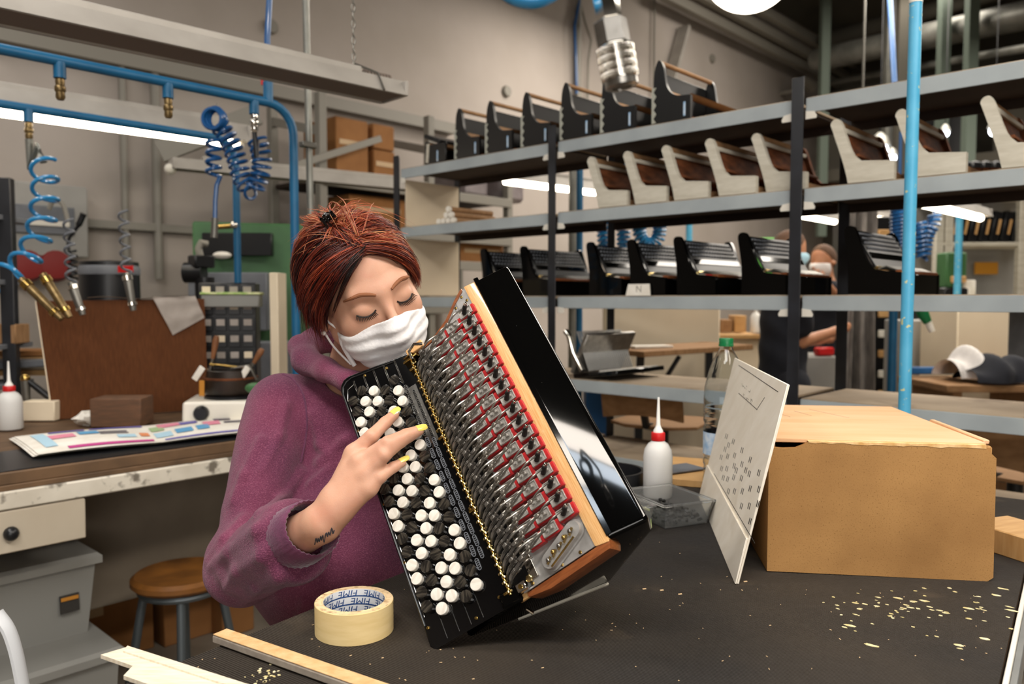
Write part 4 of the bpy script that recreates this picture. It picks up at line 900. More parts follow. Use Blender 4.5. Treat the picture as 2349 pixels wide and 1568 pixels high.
p = onb(298, 978); MB().box(p+VV*.06+V((0, 0, .048)), (.165, .115, .096), ROT-.75, .003).thing('wood_block', 'block_wood', 'dark brown wooden block beside the crumpled paper', 'block', p)
rg = random.Random(8); p = onb(205, 976); hv = [[.7+.5*rg.random() for _ in range(13)] for _ in range(9)]
def crum(u, v): i, j_ = int(v*8), int(u*12) % 12; r = hv[i][j_]; a, b_ = 2*PI*u, PI*v; return p+V((.052*r*math.cos(a)*math.sin(b_), .035*r*math.sin(a)*math.sin(b_), .026-.026*r*math.cos(b_)*.9))
MB().grid(crum, 12, 8).thing('crumpled_paper', 'paper', 'crumpled white paper beside the brown wooden block', 'paper', p, ang=10)
p = onb(85, 966); MB().box(p+V((0, .04, .035)), (.11, .07, .07), ROT-.75, .003).thing('small_white_box', 'panel_cream', 'small cream carton behind the left glue bottle', 'box', p)
p = onb(60, 960); t = thing('clamp', 'dark iron lever clamp leaning behind the cream carton', 'clamp', p)
q0, q1, q2 = aty(62, 940, p.y), aty(58, 868, p.y), aty(140, 932, p.y+.02); MB().tube([q0, q0.lerp(q1, .6), q1], [.012, .014, .016], 10).build('stem', 'chain_steel', t); MB().tube([q1, q1.lerp(q2, .3), q2], [.009, .011, .013], 10).build('lever', 'machine_black', t); MB().ball(q1, .017, 10, 8).build('joint', 'brass', t)
# brown board with rag
p0, p1 = onb(122, 962), onb(478, 938); d = (p1-p0); Lw = d.length; dn = d.normalized(); nz = V((-.02, .05, 1)).normalized(); ny = nz.cross(dn)
bm_ = MX.Translation(p0) @ MX((dn, ny, nz)).transposed().to_4x4(); hB = (aty(100, 690, p0.y)-p0).z
t = thing('brown_board', 'upright reddish brown board standing at the back of the left bench', 'board', p0)
MB().add(*bevel_mesh([(x, y, z) for y in (-.009, .009) for x, z in ((0, 0), (Lw, 0), (Lw*.985, hB*1.02), (-.045, hB))], [[0, 1, 2, 3], [4, 7, 6, 5], [0, 4, 5, 1], [1, 5, 6, 2], [2, 6, 7, 3], [3, 7, 4, 0]], .001, 1), bm_).build('panel', 'brown_board', t)
MB().beam(bm_ @ V((-.001, -.0, 0)), bm_ @ V((-.046, -.0, hB)), .004, .02, up=ny).build('pale_edge', 'panel_cream', t)
mb = MB(); mb.grid(lambda u, v: bm_ @ V((Lw*(.22+.62*u), -.03+.06*v, hB*1.01+.008+.004*math.sin(u*9))), 14, 3); mb.thing('cloth_strip', 'paper', 'white cloth strip folded over the top of the brown board', 'cloth', bm_ @ V((Lw*.5, 0, hB)))
rq_ = []
for x, y in ((350, 683), (448, 681), (470, 728), (397, 768)):
    r = ray(x, y); rq_.append(CO + r*((bm_.translation+ny*-.024-CO).dot(ny)/r.dot(ny)))
def ragf(u, v):
    p = rq_[0].lerp(rq_[1], u).lerp(rq_[3].lerp(rq_[2], u), v); return p-ny*(.004*math.sin(u*7+v*5)+.003*math.sin(v*11)) if v > .02 else p+V((0, 0, .004))
MB().grid(ragf, 14, 14).grid(lambda u, v: ragf(1-u, v)+ny*.002, 14, 14).grid(lambda u, v: rq_[0].lerp(rq_[1], u)+ny*(.035*v)+V((0, 0, .006)), 8, 3).thing('rag', 'rag', 'grey rag hung over the corner of the brown board', 'rag', bm_ @ V((Lw*.8, 0, hB*.8)))
# air guns hanging in front of the board
for lb, q0, q1, Y, mts in (('first brass air gun nozzle hanging before the brown board', (48, 640), (142, 732), 2.55, 'brass_dull'), ('second brass air gun nozzle hanging before the brown board', (98, 628), (160, 728), 2.6, 'brass_dull'), ('short steel air gun nozzle hanging before the brown board', (163, 648), (190, 722), 2.75, 'chain_steel'), ('steel tap nozzle in front of the small black machine', (290, 625), (306, 712), 2.8, 'chain_steel')):
    A, B = aty(*q0, Y), aty(*q1, Y); t = thing('air_gun', lb, 'air gun', B, group='air guns over the left bench')
    MB().tube([A, A.lerp(B, .25), A.lerp(B, .8), B], [.012, .015, .013, .010], 10).build('barrel', mts, t); MB().cyl(A.lerp(B, .08), A.lerp(B, .2), .018, 10).build('collar', 'brass' if mts == 'brass_dull' else 'chrome', t); MB().cyl(A.lerp(B, .78), A.lerp(B, .86), .017, 10).build('ring', 'brass' if mts == 'brass_dull' else 'chrome', t)
    if mts != 'brass_dull': MB().tube(helix(A, A+V((-.03, .05, .22)), .016, 5), .0045, 6).build('hose', 'machine_grey', t)
# blue air pipes on two goal frames
def gantry(label, px, pz, Y, xl, yl):
    P = aty(px, pz, Y); z = P.z; A, B = ab(P); t = thing('air_pipe_frame', label, 'pipe frame', room(A, B, TZ), ROT, 'blue air pipe frames over the left bench')
    path = [room(A-2.1, B, z)] + [room(A-.10+.10*math.sin(k*PI/12), B, z-.10+.10*math.cos(k*PI/12)) for k in range(7)] + [room(A, B, TZ+.004)]
    MB().tube(path, .0155, 14).build('pipe', 'blue_pipe', t); return t, A, B, z
g1, A1, B1, Z1 = gantry('nearer dark blue air pipe frame over the left bench', 672, 246, 2.9, 0, 0)
def outlet(t, x, B, z, mt='brass_dull', hose=False):
    a = ab(onplane(x, 200, 1, B))[0]; p = room(a, B, z)
    MB().cyl(p-V((0, 0, .005)), p-V((0, 0, .05)), .017, 12).build('outlet', 'blue_pipe', t)
    c = MB(); c.lathe([(0, 0), (.011, 0), (.013, -.008), (.012, -.02), (.015, -.024), (.015, -.036), (.012, -.04), (.013, -.055), (.009, -.062), (0, -.062)], 12, TR(p-V((0, 0, .05)))); c.build('coupling', mt, t); return p-V((0, 0, .112))
outlet(g1, 138, B1, Z1); outlet(g1, 385, B1, Z1); h3 = outlet(g1, 582, B1, Z1, 'chrome')
p = room(ab(onplane(615, 200, 1, B1))[0], B1, Z1); MB().cyl(p, p+V((0, 0, .07)), .017, 12).build('feed_stub', 'blue_pipe', g1); MB().cyl(p+V((0, 0, .07)), p+V((0, 0, .13)), .012, 12).build('feed_coupling', 'brass', g1); MB().cyl(p+V((-.02, 0, .06)), p+V((-.02, 0, .14)), .005, 8).build('red_lever', 'cap_red', g1)
MB().tube([p+V((0, 0, .13)), p+V((.0, 0, .22)), p+V((.02, 0, .5)), p+V((.06, .0, .95)), p+V((.1, 0, 1.6))], .011, 10).thing('feed_hose', 'blue_hose_dark', 'straight blue feed hose rising to the ceiling above the pipe bend', 'hose', p+V((0, 0, .13)))
p = room(ab(onplane(677, 300, 1, B1+.06))[0]+.03, B1, 0); MB().cyl((p.x, p.y, TZ), (p.x-.03, p.y, 4.2), .013, 12).thing('support_pole', 'duct_metal', 'thin galvanised pole beside the blue pipe bend', 'pole', (p.x, p.y, TZ))
MB().box(p+V((-.01, -.01, aty(675, 327, 2.9).z)), (.06, .03, .02), ROT, .003).build('pole_clamp', 'chain_steel', g1)
g2, A2, B2, Z2 = gantry('farther blue air pipe frame with the lit tube behind it', 540, 322, 3.53, 0, 0)
h1 = outlet(g2, 63, B2, Z2)
pj = aty(540, 517, 3.53); MB().cyl(pj-V((.09, 0, .008)), pj+V((.02, 0, 0)), .010, 10).build('side_tap', 'brass', g2); MB().ball(pj+V((0, -.02, 0)), .016, 10, 8).build('tap_knob', 'chrome', g2)
# hoses
t = thing('coiled_hose', 'stretched light blue coiled hose hanging at the far left', 'hose', h1, group='coiled blue air hoses')
pts = [(100, 372), (104, 440), (95, 515), (76, 570), (48, 608), (10, 632), (-40, 650)]; Yh = h1.y
ax = [aty(x, y, Yh-.05*i) for i, (x, y) in enumerate(pts)]
MB().tube([h1, h1+V((0, 0, -.1)), ax[0]+V((-.02, 0, .06)), ax[0]], .014, 10).build('spring_guard', 'duct_metal', t); MB().tube(coil_along(ax, .042, 7.2, 20), .0075, 8).build('coil', 'blue_hose', t)
t = thing('coiled_hose', 'dark blue coiled hose looped in a tight U near the pipe bend', 'hose', h3, group='coiled blue air hoses')
pts = [(590, 320), (600, 360), (596, 400), (578, 436), (556, 410), (545, 370), (530, 330), (512, 300), (500, 282)]
MB().tube(coil_along([aty(x, y, 3.0) for x, y in pts], .033, 19, 16), .0062, 6).build('coil', 'blue_hose_dark', t); MB().tube([h3, h3+V((.005, 0, -.08)), aty(590, 320, 3.0)], .008, 8).build('lead', 'machine_black', t)
t = thing('coiled_hose', 'dark blue hose knot hanging from the pipe with loose spiral below', 'hose', aty(495, 250, 3.0), group='coiled blue air hoses')
for k in range(4): MB().tube([aty(497, 276, 2.98)+V((.034*math.cos(a)*(1-.06*k)+.006*(k % 3-1), .012*k-.03, .036*math.sin(a)+.006*(k % 2))) for a in np.linspace(0, 2*PI, 24)], .0075, 6, cap=False).build('loop', 'blue_hose_dark', t)
MB().tube(coil_along([aty(490, 320, 2.98), aty(490, 405, 2.98)], .024, 4, 16), .0075, 6).build('spiral', 'blue_hose_dark', t)
MB().tube([aty(505, 405, 2.98), aty(497, 425, 2.98), aty(494, 460, 2.98), aty(493, 505, 2.98)], .0085, 8).build('tail', 'blue_hose_dark', t); MB().cyl(aty(493, 500, 2.98), aty(491, 545, 2.98), .013, 10).build('coupling', 'chain_steel', t); MB().cyl(aty(497, 236, 2.98), aty(497, 256, 2.98), .002, 6).build('hook', 'steel', t)
# fluorescent fixtures
def fixture(label, pr, pl_, z, Yr, w_, h_, lit=False, group='fluorescent fixtures', flip=1):
    R_ = aty(*pr, Yr); L_ = atz(*pl_, R_.z); d = (L_-R_).normalized(); s = V((0, 0, 1)).cross(d); Ln = (L_-R_).length+.3
    m = MX.Translation(R_) @ MX((d, s, V((0, 0, 1)))).transposed().to_4x4(); t = thing('fluorescent_fixture', label, 'light fixture', R_, math.atan2(d.y, d.x), group)
    prof = [(-w_/2, 0), (-w_*.28, h_), (w_*.28, h_), (w_/2, 0), (w_*.42, 0), (w_*.24, h_*.8), (-w_*.24, h_*.8), (-w_*.42, 0)]
    mb = MB(); mb.loft([[(x, y, z_) for y, z_ in prof] for x in (0, Ln)], m=m); mb.build('reflector', 'lamp_body', t, ang=30)
    if not lit: MB().box((Ln/2, 0, h_*.12), (Ln-.02, w_*.78, .006), b=.001, m=m).build('diffuser', 'lamp_under', t)
    MB().box((.0, 0, h_*.45), (.012, w_*.9, h_*.9), b=.002, m=m).build('end_cap', 'lamp_body', t)
    if lit: MB().cyl(m @ V((.03, 0, -.006)), m @ V((Ln, 0, -.006)), .021, 14).build('lit_tube', 'tube_glow', t); MB().box((.02, 0, .0), (.03, .03, .05), b=.003, m=m).build('lamp_holder', 'white_paint', t)
    MB().box((Ln*.5, 0, h_+.012), (Ln*.8, .05, .024), b=.002, m=m).build('gear_tray', 'lamp_body', t)
    return t, m, Ln
f1, m1_, l1_ = fixture('long unlit grey fluorescent fixture hanging by a chain at the top', (905, 229), (0, 40), 2, 2.75, .16, .055)
mb = MB()
for i in range(40):
    c = m1_ @ V((.16, 0, .085+.026*i)); mb.tube([c+V((.006*math.cos(a)*(i % 2), .006*math.cos(a)*(1-i % 2), .014*math.sin(a))) for a in np.linspace(0, 2*PI, 9)], .0022, 5, cap=False)
mb.build('chain', 'chain_steel', f1); MB().tube([m1_ @ V((.16, .0, .09)), m1_ @ V((.10, .05, .06)), m1_ @ V((.10, .085, .0))], .004, 6).build('hook_wire', 'chain_steel', f1)
mb = MB(); [mb.cyl(m1_ @ V((.02+.012*i, .0, .066)), m1_ @ V((.026+.012*i, 0, .066)), .014, 8) for i in range(9)]; mb.build('cable_gland', 'lamp_under', f1)
f2, m2_, l2_ = fixture('lit fluorescent fixture glowing behind the blue pipe', (560, 329), (0, 252), 2, 3.78, .15, .08, True)
f3, m3_, l3_ = fixture('distant unlit fixture with white end cap below the lit tube', (395, 388), (880, 432), 2, 4.3, .11, .06)
MB().ball(m3_ @ V((-.01, 0, .0)), .03, 12, 8).build('white_cap', 'white_paint', f3)
# behind the bench: green machine, black compressor, parts cabinet, uprights
def rbox(mb, x, y, Y, su, sv, sz, b=.006, rot=0): p = aty(x, y, Y); return mb.box(p, (su, sv, sz), ROT+rot, b)
t = thing('green_machine', 'large green machine cabinet behind the worker', 'machine', aty(590, 700, 4.1), ROT)
c0 = aty(585, 640, 4.55); MB().box((c0.x, c0.y, .89), (.62, .55, 1.78), ROT-.5, .01).build('cabinet', 'machine_green', t); MB().box((c0.x+.02, c0.y-.33, 1.66), (.36, .05, .12), ROT-.78, .004).build('dark_recess', 'machine_black', t); MB().box((c0.x, c0.y-.40, 1.36), (.40, .1, .30), ROT-.78, .006).build('grey_front', 'machine_grey', t); MB().ball((c0.x-.04, c0.y-.40, 1.60), (.05, .03, .02), 10, 6).build('white_cloth', 'paper', t)
t = thing('motor_head', 'black drill motor head on a stalk left of the green machine', 'motor', aty(470, 640, 3.8))
MB().cyl(aty(425, 625, 3.8), aty(468, 625, 3.8), .05, 14).build('motor', 'machine_black', t); MB().box(aty(462, 600, 3.8), (.10, .08, .06), ROT, .006).build('cap', 'machine_black', t); MB().tube([aty(460, 590, 3.8), aty(455, 570, 3.8), aty(462, 556, 3.8), aty(474, 560, 3.82)], .018, 10).build('cable', 'pipe_grey', t); p = aty(470, 660, 3.8); MB().cyl((p.x, p.y, .4), (p.x, p.y, p.z+.05), .045, 12).build('column', 'machine_black', t)
t = thing('black_drum', 'round black drum unit with red label standing behind the brown board', 'machine', aty(252, 680, 3.75)); p = aty(252, 650, 3.75); MB().lathe([(0, 0), (.125, 0), (.13, .02), (.13, .86), (.125, .90), (0, .91)], 28, TR((p.x, p.y, p.z-.8))).build('drum', 'machine_black', t); MB().lathe([(.132, .84), (.134, .87), (.12, .895)], 28, TR((p.x, p.y, p.z-.8))).build('lid_rim', 'machine_grey', t); MB().box(aty(288, 617, 3.61), (.075, .006, .03), -.15, .001).build('red_label', 'cap_red', t)
p = aty(522, 762, 3.22); t = thing('parts_cabinet', 'dark cabinet with many small parts drawers behind the hot plate', 'cabinet', p, ROT); cm = TR(p, ROT-.62)
MB().box((0, .09, -.02), (.22, .16, .44), b=.004, m=cm).build('carcass', 'machine_black', t)
for r in range(6):
    for c in range(4):
        d_ = MB().box((-.079+.0525*c, .008, .165-.066*r), (.046, .012, .056), b=.002, m=cm).build('drawer', 'machine_black', t); MB().box((-.079+.0525*c, .001, .172-.066*r), (.032, .003, .026), b=.001, m=cm).build('drawer_window', 'rag' if (r*3+c) % 5 else 'panel_cream', d_)
p = aty(522, 690, 3.2); t = thing('tackle_box', 'clear lidded plastic box with green label on the parts cabinet', 'box', p); MB().box(p+V((0, .06, .0)), (.22, .14, .05), ROT-.62, .004).build('body', 'bin_plastic', t); MB().box(p+V((0, .06, .03)), (.23, .15, .010), ROT-.62, .003).build('lid', 'label_green', t)
p = aty(640, 800, 3.3); MB().box((p.x, p.y, .70), (.035, .10, 1.56), ROT-.9, .003).thing('tall_board', 'panel_cream', 'tall pale board standing upright behind the worker', 'board', (p.x, p.y, 0))
p = aty(618, 800, 3.82); MB().box((p.x, p.y, .62), (.22, .12, 1.1), ROT-.6, .006).thing('grey_locker', 'machine_grey', 'grey steel locker beside the tall pale board', 'locker', (p.x, p.y, 0))
t = thing('rack_post', 'black rack with shelves cut by the left picture edge', 'rack', aty(10, 900, 3.3), ROT)
p = aty(22, 700, 3.25); MB().box((p.x, p.y, .93), (.05, .05, 1.86), ROT-.6, .003).build('upright', 'post_black', t); p2 = p-UU*.7
for z in (1.02, 1.18, 1.44, 1.7): MB().box((p.x-.28, p.y+.0, z), (.56, .3, .02), ROT-.75, .002).build('shelf', 'machine_grey', t)
p = aty(5, 765, 3.28); MB().box(p, (.16, .12, .08), ROT-.7, .004).thing('wood_box', 'wood_mid', 'wooden box on the black rack at the left edge', 'box', p-V((0, 0, .04)))
p = aty(85, 835, 3.55); t = thing('paper_stack', 'stacked pale boards on the bench left of the brown board', 'boards', p)
for k in range(4): MB().box(p+V((.01*k, 0, -.03+.028*k)), (.30, .2, .024), ROT-.7, .002).build('board', ('wood_pale', 'panel_cream', 'wood_pale', 'cardboard')[k], t)
p = aty(70, 905, 3.5); MB().box((p.x, p.y, 1.10), (.9, .35, .03), ROT, .003).thing('wall_ledge', 'machine_grey', 'dark ledge under the stacked pale boards', 'ledge', (p.x, p.y, 1.09))
q = wallp(85, 505, .15); t = thing('meter_panel', 'grey wall meter panel with round dials and a small lamp', 'panel', q, ROT)
MB().box(q, (.52, .10, .42), ROT, .01).build('housing', 'panel_grey', t); MB().box(q-VV*.055+V((0, 0, .0)), (.36, .02, .16), ROT, .004).build('window', 'machine_grey', t); MB().box(q-VV*.068+V((0, 0, -.02)), (.30, .01, .03), ROT, .004).build('light_bar', 'white_paint', t)
for dx in (-.09, .10): MB().lathe([(0, .04), (.05, .04), (.06, 0), (0, 0)], 16, TR(wallp(85+dx*340, 565, .15)) @ frame(-VV).to_4x4()).build('dial', 'machine_black', t); MB().lathe([(0, .07), (.08, .06), (.1, .02), (.1, 0)], 18, TR(wallp(88+dx*340, 608, .15)) @ frame(-VV).to_4x4()).build('red_knob', 'knob_red', t)
t = thing('black_wall_cable', 'black curled cable with plug hanging on the wall by the meter panel', 'cable', aty(180, 560, 4.2))
MB().tube(spline([aty(112, 480, 4.3), aty(125, 458, 4.3), aty(145, 470, 4.3), aty(155, 505, 4.3)], 6), .012, 8).build('conduit', 'pipe_grey', t); MB().tube(spline([aty(192, 490, 4.2), aty(178, 520, 4.2), aty(158, 548, 4.2), aty(158, 575, 4.2)], 6), [.018]+[.016]*5+[.009]*13, 8).build('lead', 'machine_black', t); MB().tube(coil_along([aty(165, 575, 4.2), aty(168, 640, 4.2)], .022, 5, 12), .007, 6).build('curl', 'machine_black', t)
# under the bench and on the floor
p = aty(418, 1312, 2.42); t = thing('stool', 'round worn wooden stool with grey steel legs', 'stool', (p.x, p.y, 0)); sr = .148
MB().lathe([(0, -.03), (sr-.01, -.03), (sr, -.02), (sr, -.006), (sr-.012, .004), (sr*.5, -.002), (0, -.004)], 36, TR(p)).build('seat', 'stool_wood', t)
for k in range(4):
    a = k*PI/2+.35; MB().tube([p+V((.105*math.cos(a), .105*math.sin(a), -.03)), V((p.x+.19*math.cos(a), p.y+.19*math.sin(a), .004))], .013, 10).build('leg', 'stool_steel', t)
MB().tube([p+V((.118*math.cos(a), .118*math.sin(a), -.045)) for a in np.linspace(0, 2*PI, 25)], .012, 8, cap=False).build('ring', 'stool_steel', t)
MB().tube([V((p.x+.165*math.cos(a), p.y+.165*math.sin(a), .18)) for a in np.linspace(0, 2*PI, 25)], .009, 8, cap=False).build('foot_ring', 'stool_steel', t)
def carton(label, x, y, Y, w_, d_, h_, rot=0., tape=True, z=0, group='cardboard cartons under the left bench', mt='cardboard'):
    p = aty(x, y, Y); p.z = z; t = thing('cardboard_box', label, 'box', p, ROT+rot, group); m = TR(p, ROT+rot)
    MB().box((0, d_/2, h_/2), (w_, d_, h_), b=.004, m=m).build('carton', mt, t)
    for s in (-1, 1): MB().box((0, d_/2+s*d_*.252, h_+.002), (w_*.99, d_*.485, .004), (.01*s, 0, 0), b=.001, m=m).build('flap', mt, t)
    if tape: MB().box((-w_*.12, -.001, h_*.80), (.05, .002, h_*.36), b=.0005, m=m).build('packing_tape', 'tape_clear', t)
    return t
carton('wide cardboard carton on the floor left of the stool legs', 250, 1500, 2.95, .34, .30, .30)
carton('cardboard carton on the floor seen between the stool legs', 440, 1480, 3.15, .22, .24, .30)
carton('cardboard carton half hidden by the worker on the floor', 548, 1470, 3.2, .14, .2, .26, tape=False)
p = aty(370, 1300, 3.35); MB().box((p.x, p.y, .44), (1.1, .02, .28), ROT, .003).build('lower_panel', 'panel_grey', lbh)
def bin_(label, x, y, Y, w_, d_, h_, z, rot=0, mt='bin_plastic'):
    p = aty(x, y, Y); p.z = z; t = thing('storage_bin', label, 'bin', p, ROT+rot, 'plastic storage bins under the left bench'); m = TR(p, ROT+rot)
    def rc(w, d, zz): return [(-w/2, -d/2, zz), (w/2, -d/2, zz), (w/2, d/2, zz), (-w/2, d/2, zz)]
    MB().loft([rc(w_*.9, d_*.9, 0), rc(w_, d_, h_), rc(w_+.03, d_+.03, h_), rc(w_+.03, d_+.03, h_+.02), rc(w_+.01, d_+.01, h_+.03)], m=m).build('body', mt, t, ang=20)
    return t, m
b1_, bm1 = bin_('large clear storage bin with sticker under the bench drawer', 2, 1400, 2.2, .40, .30, .20, .42)
MB().box((.13, -.150, .10), (.05, .004, .05), (-.06, 0, 0), b=.001, m=bm1).build('sticker', 'ink_dark', b1_); MB().box((.13, -.1535, .115), (.045, .003, .010), (-.06, 0, 0), b=.0005, m=bm1).build('sticker_stripe', 'nozzle_amber', b1_)
b2_, bm2 = bin_('lower clear storage bin with green contents at the left edge', 22, 1560, 2.1, .44, .34, .37, .02)
MB().box((.05, -.05, .08), (.38, .2, .12), b=.01, m=bm2).build('green_contents', 'bin_green', b2_)
t = thing('white_handle', 'pale curved plastic chair arm at the lower left corner', 'chair arm', aty(20, 1568, 1.35))
MB().tube(spline([aty(-8, 1405, 1.35), aty(22, 1450, 1.35), aty(44, 1530, 1.35), aty(58, 1640, 1.35), aty(62, 1900, 1.35), aty(60, 2540, 1.35)], 8), .0085, 10, flat=1.8).build('arm', 'white_plastic', t)
# ---------------------------------------------------------------- bodies from distance fields
def sdf_mesh(f, lo, hi, vox, blk=8):
    lo = np.array(lo, float); hi = np.array(hi, float)
    nb = np.ceil((hi-lo)/vox/blk).astype(int); n = nb*blk
    ci = np.stack(np.meshgrid(*[np.arange(b) for b in nb], indexing='ij'), -1).reshape(-1, 3)
    cv = f(lo + (ci*blk + blk/2-.5)*vox).astype(np.float32)
    D = np.repeat(np.repeat(np.repeat(cv.reshape(nb), blk, 0), blk, 1), blk, 2)
    act = ci[np.abs(cv) < blk*vox*1.05 + .012]
    off = np.stack(np.meshgrid(*[np.arange(blk)]*3, indexing='ij'), -1).reshape(-1, 3)
    for i in range(0, len(act), 800):
        idx = (act[i:i+800, None]*blk + off[None]).reshape(-1, 3)
        D[idx[:, 0], idx[:, 1], idx[:, 2]] = f(lo + idx*vox)
    s = (D < 0).astype(np.uint8)
    tot = np.zeros(tuple(n-1), np.uint8)
    for a in (0, 1):
        for b in (0, 1):
            for c in (0, 1): tot += s[a:n[0]-1+a, b:n[1]-1+b, c:n[2]-1+c]
    cells = np.argwhere((tot > 0) & (tot < 8))
    lin_ = (cells[:, 0]*n[1]+cells[:, 1])*n[2]+cells[:, 2]
    acc_ = np.zeros((len(cells), 3)); cnt = np.zeros(len(cells))
    cor = [(a, b, c) for a in (0, 1) for b in (0, 1) for c in (0, 1)]
    val = {c: D[cells[:, 0]+c[0], cells[:, 1]+c[1], cells[:, 2]+c[2]] for c in cor}
    for c in cor:
        for ax in range(3):
            if c[ax]: continue
            e = list(c); e[ax] = 1; e = tuple(e); v0, v1 = val[c], val[e]; m = (v0 < 0) != (v1 < 0)
            t = np.where(m, v0/np.where(m, v0-v1, 1), 0); pt = np.array(c, float)[None].repeat(len(cells), 0); pt[:, ax] = t
            acc_[m] += pt[m]; cnt[m] += 1
    P = lo + (cells + acc_/cnt[:, None])*vox
    Q = []
    for ax in range(3):
        sl0 = [slice(1, -1)]*3; sl1 = [slice(1, -1)]*3; sl0[ax] = slice(0, n[ax]-1); sl1[ax] = slice(1, n[ax])
        A, B = s[tuple(sl0)], s[tuple(sl1)]; ed = np.argwhere(A != B); sg = A[tuple(ed.T)]
        base = ed + 1; base[:, ax] -= 1
        u, v = (ax+1) % 3, (ax+2) % 3; q = []
        for du, dv in ((-1, -1), (0, -1), (0, 0), (-1, 0)):
            c = base.copy(); c[:, u] += du; c[:, v] += dv; q.append(np.searchsorted(lin_, (c[:, 0]*n[1]+c[:, 1])*n[2]+c[:, 2]))
        q = np.stack(q, 1); q[sg == 0] = q[sg == 0][:, ::-1]; Q.append(q)
    return P, np.concatenate(Q)
def fastmesh(name, P, Q, mt, parent, inv=None, smooth=True):
    if inv is not None: mm = np.array(inv); P = P @ mm[:3, :3].T + mm[:3, 3]
    me = bpy.data.meshes.new(name); k = Q.shape[1]
    me.vertices.add(len(P)); me.vertices.foreach_set('co', np.ascontiguousarray(P, np.float32).ravel())
    me.loops.add(Q.size); me.loops.foreach_set('vertex_index', np.ascontiguousarray(Q, np.int32).ravel())
    me.polygons.add(len(Q)); me.polygons.foreach_set('loop_start', np.arange(0, Q.size, k, dtype=np.int32)); me.polygons.foreach_set('loop_total', np.full(len(Q), k, np.int32))
    me.update(calc_edges=True); me.validate()
    if smooth: me.shade_smooth()
    me.materials.append(M(mt)); o = bpy.data.objects.new(name, me); COL.objects.link(o); o.parent = parent; return o
A_ = lambda *v: np.array(v, float)
def sph(p, c, r): return np.linalg.norm(p-np.asarray(c), axis=1)-r
def ell(p, c, r):
    r = np.asarray(r, float); q = (p-np.asarray(c))/r; k0 = np.linalg.norm(q, axis=1); k1 = np.linalg.norm(q/r, axis=1); return k0*(k0-1)/np.maximum(k1, 1e-9)
def cap_(p, a, b, ra, rb=None):
    a, b = np.asarray(a, float), np.asarray(b, float); rb = ra if rb is None else rb; d = b-a; h = np.clip((p-a) @ d/(d @ d), 0, 1)
    return np.linalg.norm(p-a-h[:, None]*d, axis=1)-(ra+(rb-ra)*h)
def smin(a, b, k): h = np.clip(.5+.5*(b-a)/k, 0, 1); return b*(1-h)+a*h-k*h*(1-h)
def smax(a, b, k): return -smin(-a, -b, k)
# ---------------------------------------------------------------- the red-haired worker
hX, hF, hU = A_(-.8573, -.4412, -.2654), A_(.493, -.852, -.1762), A_(-.1484, -.2819, .9479)
pt_ = math.radians(1.5); hF, hU = hF*math.cos(pt_)-hU*math.sin(pt_), hU*math.cos(pt_)+hF*math.sin(pt_)
rl_ = math.radians(5.5); hX, hU = hX*math.cos(rl_)-hU*math.sin(rl_), hU*math.cos(rl_)+hX*math.sin(rl_)
hX /= np.linalg.norm(hX); hF -= hX*(hF @ hX); hF /= np.linalg.norm(hF); hU = np.cross(hX, hF)
HR = np.stack([hX, hF, hU], 1); HC_ = A_(-.240, 1.312, 1.383); HS = 1.04
HM = MX.Translation(V(HC_)) @ MX(HR.tolist()).to_4x4() @ MX.Scale(HS, 4)
def tol(p): return (p-HC_) @ HR/HS
def tow(q): return np.asarray(q) @ HR.T*HS+HC_
def head_l(q):
    ax = np.abs(q[:, 0]); s = np.stack([ax, q[:, 1], q[:, 2]], 1)
    d = ell(q, (0, -.014, .026), (.0755, .095, .091))
    d = smin(d, ell(q, (0, .026, -.022), (.0605, .0635, .086)), .025)
    d = smin(d, cap_(s, (.050, -.002, -.052), (.006, .058, -.102), .020, .017), .03)
    d = smin(d, sph(s, (.042, .050, -.030), .022), .022)
    d = smin(d, cap_(s, (.0, .082, .018), (.040, .070, .023), .0095, .0075), .016)
    d = smax(d, -sph(s, (.0310, .1000, -.001), .0150), .016)
    d = smin(d, ell(s, (.0315, .0705, -.002), (.0165, .0130, .0125)), .009)
    d = smin(d, cap_(q, (0, .0840, .010), (0, .1060, -.034), .0060, .0085), .010)
    d = smin(d, sph(s, (.0105, .0955, -.0395), .0075), .007)
    d = smin(d, cap_(s, (0, .094, -.066), (.018, .086, -.067), .0065, .004), .008)
    d = smin(d, cap_(s, (0, .092, -.0745), (.015, .085, -.0735), .0065, .004), .006)
    e = ell(s, (.0775, -.012, -.012), (.0075, .018, .030)); e = smax(e, -ell(s, (.084, -.009, -.008), (.006, .010, .018)), .004)
    return smin(d, e, .006)
NECK0, NECK1 = tow([[0, -.030, -.060]])[0], A_(-.283, 1.43, 1.215)
SHR, ELB, SHL = A_(-.408, 1.395, 1.180), A_(-.426, 1.238, .946), A_(-.125, 1.475, 1.185)
def kpt(x, y, h):                                             # a point over the keyboard, h above its surface
    r = ray(x, y); q = KBM.inverted() @ CO; w = KBM.inverted().to_3x3() @ r; s = (h-q.z)/w.z; return np.array(CO+r*s)
WR = kpt(742, 1196, .036); WR2 = kpt(770, 1160, .038)
HANDP = {'index': [(812, 1040, .040, .0125), (853, 1000, .041, .0098), (884, 969, .027, .0085), (904, 951, .0175, .0074)],
         'middle': [(827, 1062, .045, .0125), (890, 1016, .047, .0098), (932, 997, .031, .0084), (961, 987, .0175, .0074)],
         'ring': [(839, 1088, .044, .012), (881, 1043, .048, .0096), (918, 1013, .034, .0083), (943, 998, .0205, .0072)],
         'pinky': [(846, 1118, .038, .0112), (871, 1094, .038, .0086), (903, 1071, .026, .0073), (922, 1060, .0165, .0064)],
         'thumb': [(785, 1150, .022, .0125), (800, 1105, .006, .011), (822, 1075, .0, .009), (838, 1050, .002, .008)]}
